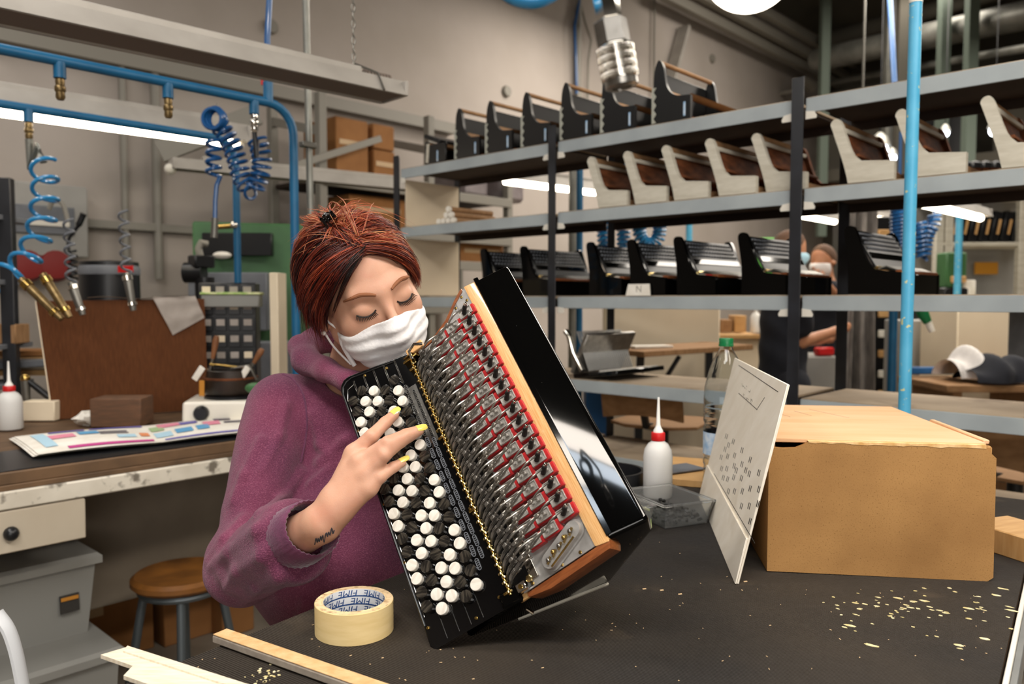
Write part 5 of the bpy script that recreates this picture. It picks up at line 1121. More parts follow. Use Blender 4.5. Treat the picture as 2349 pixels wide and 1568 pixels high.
HP = {k: [(kpt(x, y, h), r) for x, y, h, r in v] for k, v in HANDP.items()}
def hand_w(p):
    d = cap_(p, ELB+(WR-ELB)*.12, WR+(WR-ELB)*-.04, .036, .0235)
    d = smin(d, cap_(p, WR, WR2, .0215, .020), .02)
    up = np.array(KBM.to_3x3() @ V((0, 1, 0)))
    d = smin(d, cap_(p, WR2+up*.006, HP['index'][0][0], .0185, .0128), .014)
    d = smin(d, cap_(p, WR2, HP['middle'][0][0], .0185, .0132), .012)
    d = smin(d, cap_(p, WR2-up*.004, HP['ring'][0][0], .0175, .0125), .012)
    d = smin(d, cap_(p, WR2-up*.010, HP['pinky'][0][0], .0175, .0122), .012)
    d = smin(d, cap_(p, WR2+up*.010, HP['thumb'][0][0], .016, .0135), .014)
    for k, J in HP.items():
        g = None
        for (a, ra), (b, rb) in zip(J, J[1:]):
            c = cap_(p, a, b, ra, rb); g = c if g is None else smin(g, c, .003)
        d = smin(d, g, .0075)
    return d
def near(p, c, r, f):
    b = np.linalg.norm(p-np.asarray(c), axis=1)-r; d = np.maximum(b, .03); m = b < .04
    if m.any(): d[m] = f(p[m])
    return d
HANDC = (np.array(WR)+HP['ring'][1][0])/2
def body_w(p):
    d = near(p, HC_, .15, lambda q: head_l(tol(q))*HS)
    d = smin(d, cap_(p, NECK0, NECK1, .050, .056), .025)
    d = smin(d, cap_(p, (-.28, 1.45, 1.13), (-.29, 1.40, .95), .075, .085), .05)
    d = smin(d, cap_(p, NECK1+A_(0, .01, -.04), SHR, .045, .04), .03); d = smin(d, cap_(p, NECK1+A_(0, .01, -.04), SHL, .045, .04), .03)
    d = smin(d, cap_(p, SHR, ELB, .040, .034), .02)
    d = smin(d, cap_(p, ELB, WR, .037, .0235), .012)
    return smin(d, near(p, HANDC, .13, hand_w), .012)
ROOTP = V((-.29, 1.40, 0))
PS = thing('person', 'red-haired worker in purple hoodie and white face mask leaning over the accordion', 'person', ROOTP)
invP = XF[PS.name].inverted()
P_, Q_ = sdf_mesh(body_w, (-.53, 1.02, .88), (-.06, 1.56, 1.53), .0018)
fastmesh('body', P_, Q_, 'skin', PS, invP)
def face_y(x, z, off=0., y0=.16):
    y = y0
    for _ in range(60):
        d = head_l(A_(x, y, z)[None])[0]-off
        if d < .0002: break
        y -= d*.8
    return y
def fp(x, z, off=.0): return V(tow([x, face_y(x, z, off), z]))
# brows, closed lids, lashes
for s in (1, -1):
    pts = [(.013, .0185), (.022, .0225), (.034, .0250), (.046, .0230), (.054, .0180)]
    MB().tube(spline([fp(s*x, z, .0006) for x, z in pts], 5), [.0016+.0016*math.sin(PI*min(1, (i+2)/22)) for i in range(21)], 8, flat=1).build('eyebrow', 'brow', PS)
    lid = [(.0175, -.0045), (.023, -.0085), (.0315, -.0105), (.040, -.0085), (.0462, -.0040)]
    L_ = spline([fp(s*x, z, .0004) for x, z in lid], 4); ey_ = MB().tube(L_, .0013, 6)
    for i in range(2, len(L_)):
        t = i/len(L_); o_ = V(hF)*.0065 + V(hU)*-(.0050) + V(hX)*(s*(.008*(t-.35)))
        ey_.tube([L_[i], L_[i]+o_*.6+V(hU)*-.0005, L_[i]+o_*1.15+V(hU)*.0008], [.0007, .0006, .0002], 4)
    ey_.build('eyelashes', 'lash', PS)
# face mask
def mask_l(q):
    ax = np.abs(q[:, 0]); s = np.stack([ax, q[:, 1], q[:, 2]], 1)
    d = ell(q, (0, .028, -.038), (.0655, .062, .074)); d = smin(d, cap_(q, (0, .090, -.018), (0, .1005, -.042), .0125, .0165), .03); d = smin(d, cap_(s, (.03, .052, -.06), (.0, .068, -.104), .025, .024), .03); d = smin(d, cap_(q, (0, .090, -.060), (0, .086, -.080), .0155, .0155), .02)
    d = d - .0028 - .0012*np.sin(q[:, 2]*190+ax*18)*np.clip((.06-ax)/.03, 0, 1) - .0010*np.sin(q[:, 2]*330+q[:, 0]*45)
    d = np.maximum(d, -(d+.0026))
    top = q[:, 2] - (-.0165 - .020*np.clip(ax/.06, 0, 1)**1.4 - .10*np.clip(.07-q[:, 1], 0, .1)*.22)
    d = smax(d, top, .002); d = smax(d, (.0155+.10*(np.abs(q[:, 2]+.062))*.25) - q[:, 1], .002); return smax(d, -.121-q[:, 2], .003)
P_, Q_ = sdf_mesh(lambda p: mask_l(p), (-.085, -.0, -.135), (.085, .13, .01), .0013)
msk = fastmesh('face_mask', tow(P_), Q_, 'mask_cloth', PS, invP); msk['label'] = 'white cloth face mask'
for s in (1, -1):
    for z0, z1 in ((-.036, .004), (-.096, -.034)):
        A0 = V(tow([s*.064, .020, z0])); B0_ = V(tow([s*.081, -.018, z1])); MB().tube(spline([A0, A0.lerp(B0_, .5)+V(hX)*(s*.004), B0_], 5), .0017, 6, flat=.6).build('ear_loop', 'mask_cloth', msk)
    mb = MB(); mb.tube(spline([V(tow([s*x, y, z])) for x, y, z in ((.0625, .022, -.034), (.066, .017, -.06), (.0605, .026, -.098))], 5), .0038, 8); mb.build('folded_hem', 'mask_cloth', msk)
MB().ball(tow([.083, -.006, -.040]), .0042, 12, 8).build('earring', 'pearl_stud', PS, label='small pearl ear stud')
# fingernails with yellow polish
for k, J in HP.items():
    if k == 'thumb': continue
    a, b = V(J[-2][0]), V(J[-1][0]); t = (b-a).normalized(); up = (KBM.to_3x3() @ V((0, 0, 1))); up = (up-t*up.dot(t)).normalized(); r = J[-1][1]; sd = t.cross(up)
    m = MX.Translation(b+t*.002) @ MX((t, sd, up)).transposed().to_4x4()
    def nailf(u, v):
        y = (v-.5)*2*r*.78; x = -.0065+u*.0160; w = 1-.12*(2*u-1)**2
        return (x, y*w*(1 if u < .8 else 1-(u-.8)*1.2), math.sqrt(max(r*r-(y*w)**2, 0))*1.0+.0007-(.0016*u*u))
    mb = MB().grid(nailf, 8, 8, m); mb.grid(lambda u, v: tuple(V(nailf(u, 1-v))-V((0, 0, .0009))), 8, 8, m); mb.build('fingernail', 'nail_polish', PS, ang=60)
# tattoo script on the inner wrist
tv = [(0, 0), (1.5, 4), (3, 0), (4, 3), (5.5, 0), (7, 3.5), (8, 0), (9.5, 3.2), (11, -3), (12.5, 2), (14, 3.5), (15, 0), (16.5, 3.2), (18, 0), (20, 5), (21.5, 0), (23, 2)]
def wr_pt(x, y):
    r = ray(x, y); o, d = np.array(CO), np.array(r); lo_, s = None, .8
    for _ in range(80):
        dd_ = body_w((o+d*s)[None])[0]
        if dd_ < .0004: break
        s += dd_*.8
        if s > 1.6: return None
    return V(o+d*(s-.0008))
pts = [wr_pt(722+i*1.95, 1248-y*3.0-i*1.15) for i, y in tv]; pts = [p for p in pts if p is not None]
if len(pts) > 4: MB().tube(spline(pts, 3), .0008, 5).build('tattoo', 'tattoo_ink', PS)
# hoodie
FA = (WR-ELB); FAL = np.linalg.norm(FA); FAu = FA/FAL
hood_path = [np.array(aty(x, y, Y)) for x, y, Y in ((770, 785, 1.47), (722, 782, 1.455), (697, 800, 1.42), (703, 826, 1.375), (746, 850, 1.325), (800, 872, 1.29), (850, 880, 1.28), (905, 880, 1.31))]
FOLDS = []
def hoodie_w(p):
    d = hoodie_b(p)
    for a, b, r, k in FOLDS: d = smin(d, cap_(p, a, b, r, r*.6), k)
    return d
def hoodie_b(p):
    d = cap_(p, (-.275, 1.455, 1.13), (-.285, 1.415, .98), .115, .120)
    d = smin(d, ell(p, (-.30, 1.405, .93), (.165, .125, .13)), .06)
    d = smin(d, cap_(p, (-.35, 1.43, 1.168), (-.20, 1.46, 1.18), .070, .08), .05)
    d = smin(d, cap_(p, (-.33, 1.36, .93), (-.25, 1.37, .80), .13, .13), .06)
    arm = cap_(p, SHR, ELB, .060, .052)
    t = (p-SHR) @ (ELB-SHR)/((ELB-SHR) @ (ELB-SHR))
    arm = arm + .0030*np.sin(t*26+p[:, 0]*40)*np.exp(-((t-.92)/.22)**2) + .0016*np.sin(t*13+p[:, 2]*22-p[:, 0]*30)
    fa = cap_(p, ELB, ELB+FAu*FAL*.66, .054, .060); t2 = ((p-ELB) @ FAu)/FAL
    fa = fa + .0034*np.sin(t2*30+p[:, 2]*26)*np.exp(-((t2-.08)/.2)**2) + .0028*np.sin(t2*21-p[:, 0]*35)*np.exp(-((t2-.6)/.16)**2)
    fa = smax(fa, (p-ELB) @ FAu-FAL*.70, .018)
    arm = smin(arm, fa, .022)
    d = smin(d, arm, .022)
    d = smin(d, cap_(p, SHL, (-.02, 1.36, 1.0), .066, .055), .03)
    d = d + .0026*np.sin(p[:, 2]*34-p[:, 0]*42+p[:, 1]*15)*np.clip((p[:, 0]+.42)/.12, 0, 1)*np.clip((1.12-p[:, 2])/.1, 0, 1)
    h = None
    for i, (a, b) in enumerate(zip(hood_path, hood_path[1:])):
        c = cap_(p, a, b, .021+.004*math.sin(i*.9), .021+.004*math.sin((i+1)*.9)); h = c if h is None else smin(h, c, .012)
    h = h + .0018*np.sin(p[:, 0]*90+p[:, 2]*60)
    d = smin(d, h, .012); d = smin(d, ell(p, (-.285, 1.525, 1.20), (.09, .055, .06)), .02)
    n = cap_(p, NECK0+A_(0, .0, .0), NECK1+A_(.01, -.01, .01), .056, .062); d = smax(d, -n, .012)
    seam = np.abs((p-SHR) @ ((ELB-SHR)/np.linalg.norm(ELB-SHR))+.0); return d
def surf(p, d, f=hoodie_b):                                 # march a ray onto the hoodie
    p = np.array(p, float); d = np.array(d, float); s = 0
    for _ in range(80):
        v = f((p+d*s)[None])[0]
        if v < .0005: return V(p+d*s)
        s += v*.7
        if s > 1.9: break
    return None
for pl_, r in (([(655, 1180), (590, 1215), (525, 1265), (484, 1300)], .0085), ([(668, 1265), (600, 1275), (545, 1310), (520, 1350)], .008), ([(640, 1320), (590, 1345), (560, 1380)], .008), ([(560, 1190), (515, 1235), (478, 1285)], .008),
               ([(690, 1085), (650, 1140), (590, 1180)], .0075), ([(600, 1010), (560, 1090), (535, 1150)], .007), ([(655, 930), (640, 1000), (600, 1080)], .006), ([(735, 1060), (790, 1010), (820, 985)], .007), ([(715, 1110), (760, 1070)], .006), ([(720, 950), (735, 1020), (760, 1050)], .006), ([(625, 1200), (618, 1260), (640, 1330)], .009), ([(700, 1380), (690, 1420), (650, 1460)], .006)):
    q_ = [surf(np.array(CO), np.array(ray(x, y))) for x, y in pl_]; q_ = [np.array(a) for a in q_ if a is not None]
    q_ = [a + (a-np.array(CO))/np.linalg.norm(a-np.array(CO))*r*.35 for a in q_]
    for a, b in zip(q_, q_[1:]): FOLDS.append((a, b, r, .011))
P_, Q_ = sdf_mesh(hoodie_w, (-.56, 1.02, .80), (.06, 1.62, 1.32), .0036)
hd = fastmesh('hoodie', P_, Q_, 'cloth_purple', PS, invP); hd['label'] = 'faded purple hooded sweatshirt'
# ribbed cuff folded over the forearm
c0, c1 = ELB+FAu*FAL*.62, ELB+FAu*FAL*.89; fr = frame(V(FAu)); X_, Y_ = fr.col[0], fr.col[1]; n = 64; rings = []
for t, rad in ((0, .046), (.03, .0475), (.5, .0455), (.97, .0425), (1.0, .0405), (.97, .0385), (.4, .039)):
    c = V(c0).lerp(V(c1), t); rings.append([c+(X_*math.cos(2*PI*i/n)+Y_*math.sin(2*PI*i/n)*.93)*(rad+(.0010 if i % 2 else -.0006)) for i in range(n)])
MB().loft(rings, cap=False).build('cuff', 'rib_purple', hd, ang=60)

sm = [surf(np.array(CO), np.array(ray(x, y)), hoodie_w) for x, y in ((648, 858), (672, 870), (695, 905), (704, 960), (700, 1010), (690, 1060))]; sm = [a for a in sm if a is not None]
MB().tube(spline(sm, 5), .0016, 6).build('shoulder_seam', 'rib_purple', hd)
# hair: cap underneath and strands in locks
def cap_l(q):
    d = ell(q, (0, -.014, .026), (.0755, .095, .091))-.0065
    yh = np.interp(q[:, 2], [-.08, -.03, 0, .03, .055, .072, .09], [-.035, -.006, .014, .036, .052, .066, .12])
    d = smax(d, q[:, 1]-yh, .006); return smax(d, -.060-q[:, 2], .01)
P_, Q_ = sdf_mesh(cap_l, (-.10, -.13, -.08), (.10, .11, .14), .003)
hm_ = bpy.data.materials.new('hair_red'); hm_.use_nodes = True; nt = hm_.node_tree; bs_ = nt.nodes['Principled BSDF']
at_ = nt.nodes.new('ShaderNodeAttribute'); at_.attribute_name = 'tint'; rp = nt.nodes.new('ShaderNodeValToRGB'); nt.links.new(at_.outputs['Fac'], rp.inputs[0]); nt.links.new(rp.outputs[0], bs_.inputs['Base Color'])
el = rp.color_ramp.elements; el[0].color = (*hx('#160605'), 1); el[1].color = (*hx('#c08a5c'), 1); e2 = el.new(.33); e2.color = (*hx('#55180e'), 1); e3 = el.new(.66); e3.color = (*hx('#a04226'), 1)
bs_.inputs['Roughness'].default_value = .38; bs_.inputs['Specular IOR Level'].default_value = .4; MATS['hair_red'] = hm_
def tinted(name, P, Q, tint, parent):
    o = fastmesh(name, P, Q, 'hair_red', parent, invP); a = o.data.attributes.new('tint', 'FLOAT', 'POINT'); a.data.foreach_set('value', np.asarray(tint, np.float32)); return o
hb = tinted('hair', tow(P_), Q_, np.full(len(P_), .2), PS); hb['label'] = 'short copper-red bob'
EC, ER = A_(0, -.014, .026), A_(.0755, .095, .091)
def dirv(az, el_): az, el_ = math.radians(az), math.radians(el_); return A_(math.sin(az)*math.cos(el_), math.cos(az)*math.cos(el_), math.sin(el_))
def slerp(a, b, t):
    w = math.acos(max(-1, min(1, float(a @ b)))); w = max(w, 1e-4); return (a*math.sin((1-t)*w)+b*math.sin(t*w))/math.sin(w)
rh = random.Random(21); strands = []; NS = 11
def lock(r0, d1, lift, hang, flick, n, base, wid=.006, tipw=.003):
    ts = np.linspace(0, 1, NS); G = []
    for t in ts:
        d = slerp(r0, d1, t); R_ = 1.03+lift*math.sin(min(1, t*1.25)*PI*.55)+flick*max(0, t-.72)**1.3*2; p = EC+d*ER*R_; p[2] -= hang*t**2.6; G.append(p)
    G = np.array(G); rt_ = A_(rh.gauss(0, 1), rh.gauss(0, 1), rh.gauss(0, 1)); 
    for _ in range(n):
        off = A_(rh.gauss(0, 1), rh.gauss(0, 1), rh.gauss(0, .8)); w = wid*(1-ts*.80)[:, None]+.0005; L_ = rh.uniform(.82, 1.06)
        S_ = G+off*w*.55; 
        if L_ < 1: 
            idx = ts*L_*(NS-1); i0 = np.clip(idx.astype(int), 0, NS-2); fr_ = (idx-i0)[:, None]; S_ = S_[i0]*(1-fr_)+S_[i0+1]*fr_
        wv = A_(rh.gauss(0, 1), rh.gauss(0, 1), 0)*.0012; S_ = S_+wv*np.sin(ts*7+rh.uniform(0, 6))[:, None]
        strands.append((S_, base+rh.gauss(0, .13), rh.uniform(.00035, .0006)))
part = [dirv(2, 36), dirv(3, 42), dirv(4, 46), dirv(8, 58), dirv(20, 72), dirv(60, 82), dirv(150, 78), dirv(175, 62)]
def root(u): x = u*(len(part)-1); i = min(int(x), len(part)-2); return slerp(part[i], part[i+1], x-i)
for k in range(330):                                          # her right side, long curtain over the ear, shadow put into a darker tint
    u = rh.random(); az = 62+u*118+rh.gauss(0, 7); el_ = rh.uniform(-40, -6)-(6 if az < 85 else 0)
    if az < 92: el_ = rh.uniform(-14, 4)
    lock(root(u*.9), dirv(az, el_), rh.uniform(.06, .30), rh.uniform(.004, .038) if az > 98 else rh.uniform(0, .010), rh.choice((-.05, 0, .05, .12, .22, .38)), 13, .25+.08*math.sin(az*.2)+rh.gauss(0, .17), .006)
for k in range(230):                                          # her left side, tucked along the cheek
    u = rh.random(); az = -(66+u*114)+rh.gauss(0, 6); el_ = rh.uniform(-30, -8)
    if az > -80: el_ = rh.uniform(-20, 0)
    lock(root(u*.9), dirv(az, el_), rh.uniform(.06, .17), rh.uniform(.004, .02), rh.uniform(-.03, .10), 13, .44+rh.gauss(0, .17), .006)
for k in range(60):                                           # choppy ends flaring out at the side and nape
    az = rh.uniform(88, 165); lock(slerp(root(rh.random()*.9), dirv(az, 20), .45), dirv(az+rh.gauss(0, 8), rh.uniform(-38, -16)), rh.uniform(.10, .30), rh.uniform(0, .03), rh.uniform(.3, .75), 9, .26+rh.gauss(0, .15), .0045)
CLIP = dirv(44, 66)
for k in range(80):                                           # front section drawn back to the clip
    r0 = dirv(rh.uniform(10, 46), rh.uniform(36, 50)); lock(r0, slerp(r0, CLIP, 1)+A_(0, 0, 0)*0+A_(rh.gauss(0, .03), rh.gauss(0, .03), 0), rh.uniform(.06, .17), 0, 0, 14, .40+rh.gauss(0, .1), .006)
for k in range(46):                                           # loose tufts leaving the clip
    side = rh.random() < .5
    d1 = dirv(rh.uniform(95, 130), rh.uniform(52, 70)) if side else dirv(rh.uniform(2, 30), rh.uniform(52, 72))
    lock(CLIP, d1, rh.uniform(.12, .26), -.004, rh.uniform(.1, .35) if side else .02, 12, .58+rh.gauss(0, .1), .005)
for k in range(70):                                           # flyaways
    r0 = root(rh.random()); lock(r0, dirv(rh.uniform(-180, 180), rh.uniform(20, 75)), rh.uniform(.15, .32), 0, rh.uniform(.1, .6), 2, .7, .004)
NV = len(strands); V_ = np.zeros((NV, NS, 3, 3)); T_ = np.zeros((NV, NS, 3))
for i, (S_, tn, w) in enumerate(strands):
    tg = np.gradient(S_, axis=0); tg /= np.linalg.norm(tg, axis=1)[:, None]+1e-9; nrm_ = (S_-EC)/ER; nrm_ /= np.linalg.norm(nrm_, axis=1)[:, None]; sd_ = np.cross(tg, nrm_); sd_ /= np.linalg.norm(sd_, axis=1)[:, None]+1e-9; up_ = np.cross(sd_, tg)
    tp_ = (w*(1-np.linspace(0, 1, NS)**3*.85))[:, None]
    V_[i, :, 0] = S_+sd_*tp_*1.5; V_[i, :, 1] = S_+up_*tp_; V_[i, :, 2] = S_-sd_*tp_*1.5
    T_[i] = np.clip(tn+.10*np.linspace(-.6, 1, NS)+.22*np.exp(-np.linspace(0, 1, NS)*9), 0, 1)[:, None]
idx = np.arange(NV*NS*3).reshape(NV, NS, 3); Q_ = []
for k in range(3):
    k2 = (k+1) % 3; Q_.append(np.stack([idx[:, :-1, k], idx[:, :-1, k2], idx[:, 1:, k2], idx[:, 1:, k]], -1).reshape(-1, 4))
st_ = tinted('hair_strands', tow(V_.reshape(-1, 3)), np.concatenate(Q_), T_.ravel(), hb); st_['kind'] = 'stuff'
cp = EC+CLIP*ER*1.27; cl = None
m = HM @ MX.Translation(V(cp)) @ frame(V(CLIP)).to_4x4()
mb = MB(); mb.box((0, 0, .002), (.020, .010, .006), b=.002, m=m)
for i in range(4):
    for s in (-1, 1): mb.tube([m @ V((-.009+.006*i, s*.002, .006)), m @ V((-.009+.006*i, s*.010, .004)), m @ V((-.009+.006*i, s*.013, -.006))], [.0026, .0024, .0012], 7)
mb.ball((0, 0, .008), (.007, .005, .004), 10, 6, m=m); mb.build('hair_clip', 'clip_plastic', PS, label='black claw hair clip')
# ---------------------------------------------------------------- hanging coupling, hose and globe lamp
cA, cB = aty(1388, -12, .62), aty(1424, 186, .62); ax_ = (cB-cA); cL = ax_.length; cm = MX.Translation(cA) @ frame(ax_).to_4x4()
t = thing('hose_coupling', 'shiny steel quick coupling hanging at the top', 'coupling', cA)
MB().lathe([(0, 0), (.0094, 0), (.0098, .001), (.0098, cL*.28), (.0088, cL*.29)], 6, cm).build('hex_nut', 'chrome', t, ang=20)
MB().lathe([(.0088, cL*.29), (.0122, cL*.30), (.0128, cL*.31), (.0128, cL*.57), (.0118, cL*.58)], 6, cm).build('hex_body', 'steel', t, ang=20)
z = cL*.58; pr = [(.0115, z), (.0132, z+.001)]
for i in range(4): pr += [(.0140, z+.002+.0062*i), (.0140, z+.0072+.0062*i), (.0132, z+.0077+.0062*i), (.0132, z+.0080+.0062*i)]
pr += [(.0134, cL*.965), (.0120, cL*.97)]
slv = MB().lathe(pr, 36, cm).build('sleeve', 'chrome', t, ang=30)
mb = MB()
for r_ in range(4):
    for k in range(36): a = 2*PI*k/36; mb.box((.0140*math.cos(a), .0140*math.sin(a), z+.0046+.0062*r_), (.0008, .0012, .0040), (0, 0, a), b=.0002, m=cm)
o = mb.build('knurling', 'chrome', slv); o['kind'] = 'stuff'
MB().lathe([(.0120, cL*.97), (.0128, cL*.975), (.0128, cL*1.06), (.011, cL*1.08), (.008, cL*1.08), (.007, cL*1.0), (0, cL*1.0)], 32, cm).build('ring', 'steel', t)
t = thing('coiled_hose', 'thick blue hose loops cut by the top picture edge', 'hose', aty(1200, -20, .66))
hc = aty(1196, -40, .66); pts = [hc+V((.0225*math.cos(a)+.0085*a/6.28, .012*math.sin(a)+.006*a/6.28-.01, .021*math.sin(a))) for a in np.linspace(-.6, 8.6, 60)]
MB().tube(pts, .0062, 12).build('coil', 'blue_hose', t); MB().tube(spline([pts[-1], pts[-1]+V((.01, 0, .05)), cA+V((-.01, .0, .09)), cA+V((0, 0, .03)), cA], 8), .0062, 10).build('tail', 'blue_hose', t)
gc = aty(1720, -86, 3.5); t = thing('globe_lamp', 'glowing white globe pendant lamp at the top edge', 'lamp', gc)
MB().ball(gc, .205, 32, 20).build('globe', 'globe_glow', t); MB().cyl(gc+V((0, 0, .2)), gc+V((0, 0, .26)), .05, 16).build('cap', 'lamp_body', t); MB().cyl(gc+V((0, 0, .26)), (gc.x, gc.y, HC), .008, 8).build('stem', 'chain_steel', t)
# ---------------------------------------------------------------- racks against the back wall
t = thing('wall_rack', 'grey steel storage rack with cartons against the back wall', 'rack', aty(830, 700, 6.3), ROT)
RB = WB-.75; ra0, ra1, ra2 = ab(onplane(738, 500, 1, RB))[0], ab(onplane(985, 500, 1, RB))[0], ab(onplane(1165, 500, 1, RB))[0]
zt = onplane(795, 225, 1, RB).z
for a in (ra0, ra1, ra2):
    for b in (RB, RB+.6): MB().box(room(a, b, zt/2), (.06, .06, zt), ROT, .004).build('upright', 'pipe_grey', t)
zs = [onplane(830, y, 1, RB).z for y in (415, 520, 590, 700)]
for z in zs:
    MB().box(room((ra0+ra2)/2, RB+.3, z-.02), (ra2-ra0, .6, .03), ROT, .004).build('shelf', 'shelf_under', t); MB().box(room((ra0+ra2)/2, RB-.03, z-.03), (ra2-ra0, .03, .07), ROT, .004).build('beam', 'pipe_grey', t)
for a in (ra0, ra1): MB().beam(room(a, RB, zt-.25), room(a, RB+.6, zt-.1), .04, .06).build('brace', 'pipe_grey', t)
def rack_box(label, x, z, w_, d_, h_, da=0., mt='cardboard', rot=0.):
    a = ab(onplane(x, 500, 1, RB+.05))[0]; p = room(a, RB+.06, z+.001); return p
for lb, x, z, w_, h_ in (('tall taped cardboard carton on the upper wall rack', 812, zs[0], .27, .42), ('cardboard carton on the upper wall rack beside the tall one', 885, zs[0], .19, .24), ('dark brown carton under the rack shelf behind the worker', 870, zs[1], .5, .22), ('flat carton on the rack seen through the shelving', 1108, zs[2], .5, .16)):
    p = rack_box(lb, x, z, w_, .4, h_); c = thing('cardboard_box', lb, 'box', p, ROT, 'cartons on the wall rack'); m = TR(p, ROT)
    MB().box((0, .2, h_/2), (w_, .4, h_), b=.006, m=m).build('carton', 'cardboard', c)
    for s in (-1, 1): MB().box((0, .2+s*.1, h_+.003), (w_*.98, .19, .005), b=.001, m=m).build('flap', 'cardboard', c)
    MB().box((0, -.002, h_*.62), (w_*.8, .003, .035), b=.001, m=m).build('packing_tape', 'tape_clear', c)
p = rack_box('', 886, zs[0]+.25, .3, .4, .2); c = thing('cardboard_box', 'cardboard carton stacked on the lower one on the wall rack', 'box', p, ROT, 'cartons on the wall rack'); MB().box(p+VV*.2+V((0, 0, .09)), (.19, .38, .17), ROT, .006).build('carton', 'cardboard', c); MB().box(p+VV*.2+V((0, 0, .178)), (.185, .36, .005), ROT, .001).build('flap', 'cardboard', c)
for i, (x, lb) in enumerate(((1095, 'plastic-wrapped bundle on the rack beside the cream end panel'), (1180, 'second plastic-wrapped bundle on the rack behind the shelving'))):
    p = rack_box('', x, zs[0], .4, .4, .2); MB().box(p+VV*.2+V((0, 0, .13)), (.30, .4, .25), ROT, .03).thing('wrapped_bundle', 'plastic_wrap', lb, 'bundle', p, group='wrapped bundles on the wall rack')
A, B = aty(618, 398, 4.9), aty(872, 318, 5.6); MB().beam(A, B, .03, .045).thing('angle_bar', 'pipe_grey', 'slanting grey bar in front of the cartons', 'bar', A)
A, B = aty(365, 350, 4.6), aty(592, 262, 4.8); MB().beam(A, B, .05, .12).thing('wall_strut', 'pipe_grey', 'dark slanting strut on the wall behind the lit tube', 'strut', A)
A, B = aty(230, 430, 4.7), aty(680, 575, 5.4); 
# ---------------------------------------------------------------- work area behind the shelving
def prism_box(label, name, cat, x0, x1, yb, yt, Y, dep, mt, rot=0., base=None, b=.006, group=None):
    L_, R_ = aty(x0, yb, Y), aty(x1, yb, Y); zt_ = aty(x0, yt, Y).z; z0 = L_.z if base is None else base; c = (L_+R_)/2
    mb = MB().box((c.x, c.y+dep/2, (zt_+z0)/2), (R_.x-L_.x, dep, zt_-z0), rot, b); return mb.thing(name, mt, label, cat, (c.x, c.y, z0), group)
prism_box('cream cabinet side behind the shelving', 'cream_cabinet', 'cabinet', 1398, 1648, 990, 690, 4.75, .4, 'panel_cream', base=0)
prism_box('blue-edged low crate under the cream cabinet', 'low_crate', 'crate', 1345, 1400, 860, 800, 4.3, .2, 'blue_bin', base=.0)
L_, R_ = aty(1425, 808, 4.1), aty(1672, 792, 4.5); t = thing('folding_table', 'wooden drop-leaf table with dark brackets behind the water bottle', 'table', V((L_.x, L_.y, 0)))
MB().beam(L_, R_, .36, .028, b=.003).build('top', 'wood_mid', t); MB().beam(L_+V((.1, 0, -.02)), L_+V((.1, .05, -.22)), .04, .02).build('bracket', 'machine_black', t); MB().beam(L_+V((.3, 0, -.02)), L_+V((.18, .05, -.24)), .04, .02).build('bracket', 'machine_black', t); MB().beam(L_+V((.1, .05, -.2)), (L_.x+.1, L_.y+.05, 0), .04, .04).build('leg', 'machine_black', t); MB().beam(R_+V((-.1, .05, -.02)), (R_.x-.1, R_.y+.05, 0), .04, .04).build('leg', 'machine_black', t)
p = L_.lerp(R_, .25)+V((0, 0, .016)); MB().box(p+V((0, 0, .006)), (.22, .1, .012), .3, .002).thing('paper_scraps', 'paper', 'pale scraps lying on the drop-leaf table', 'scraps', p)
L_, R_ = aty(1644, 770, 5.5), aty(1752, 770, 5.5); t = thing('storage_desk', 'cream storage desk with wooden top behind the water bottle', 'desk', (L_.x, L_.y, 0)); MB().box(((L_.x+R_.x)/2, L_.y+.3, (L_.z-.02)/2), (R_.x-L_.x-.02, .5, L_.z-.02), 0, .004).build('cabinet', 'panel_cream', t); MB().box(((L_.x+R_.x)/2, L_.y+.28, L_.z-.005), (R_.x-L_.x, .58, .03), 0, .004).build('top', 'wood_pale', t)
p = aty(1733, 762, 5.6); t = thing('soap_dispenser', 'white pump dispenser standing on the storage desk', 'dispenser', p); MB().lathe([(0, 0), (.035, 0), (.037, .01), (.037, .11), (.02, .135), (.012, .14), (.012, .16), (0, .16)], 16, TR(p)).build('bottle', 'nozzle_white', t); MB().beam(p+V((-.03, 0, .17)), p+V((.012, 0, .17)), .014, .012).build('pump', 'nozzle_white', t)
for i, (x, h_, mt_, lb) in enumerate(((1668, .09, 'wood_mid', 'low wooden box on the storage desk'), (1700, .12, 'wood_pale', 'pale open carton on the storage desk'))):
    p = aty(x, 762, 5.65); MB().box(p+V((0, .1, h_/2)), (.085, .16, h_), 0, .004).thing('desk_box', mt_, lb, 'box', p)
prism_box('green lit display board seen past the near worker', 'green_board', 'board', 1735, 1800, 640, 545, 7.5, .05, 'glass_green'); prism_box('dark red panel behind the finished accordions', 'red_panel', 'panel', 1612, 1640, 640, 582, 6.2, .05, 'red_felt')
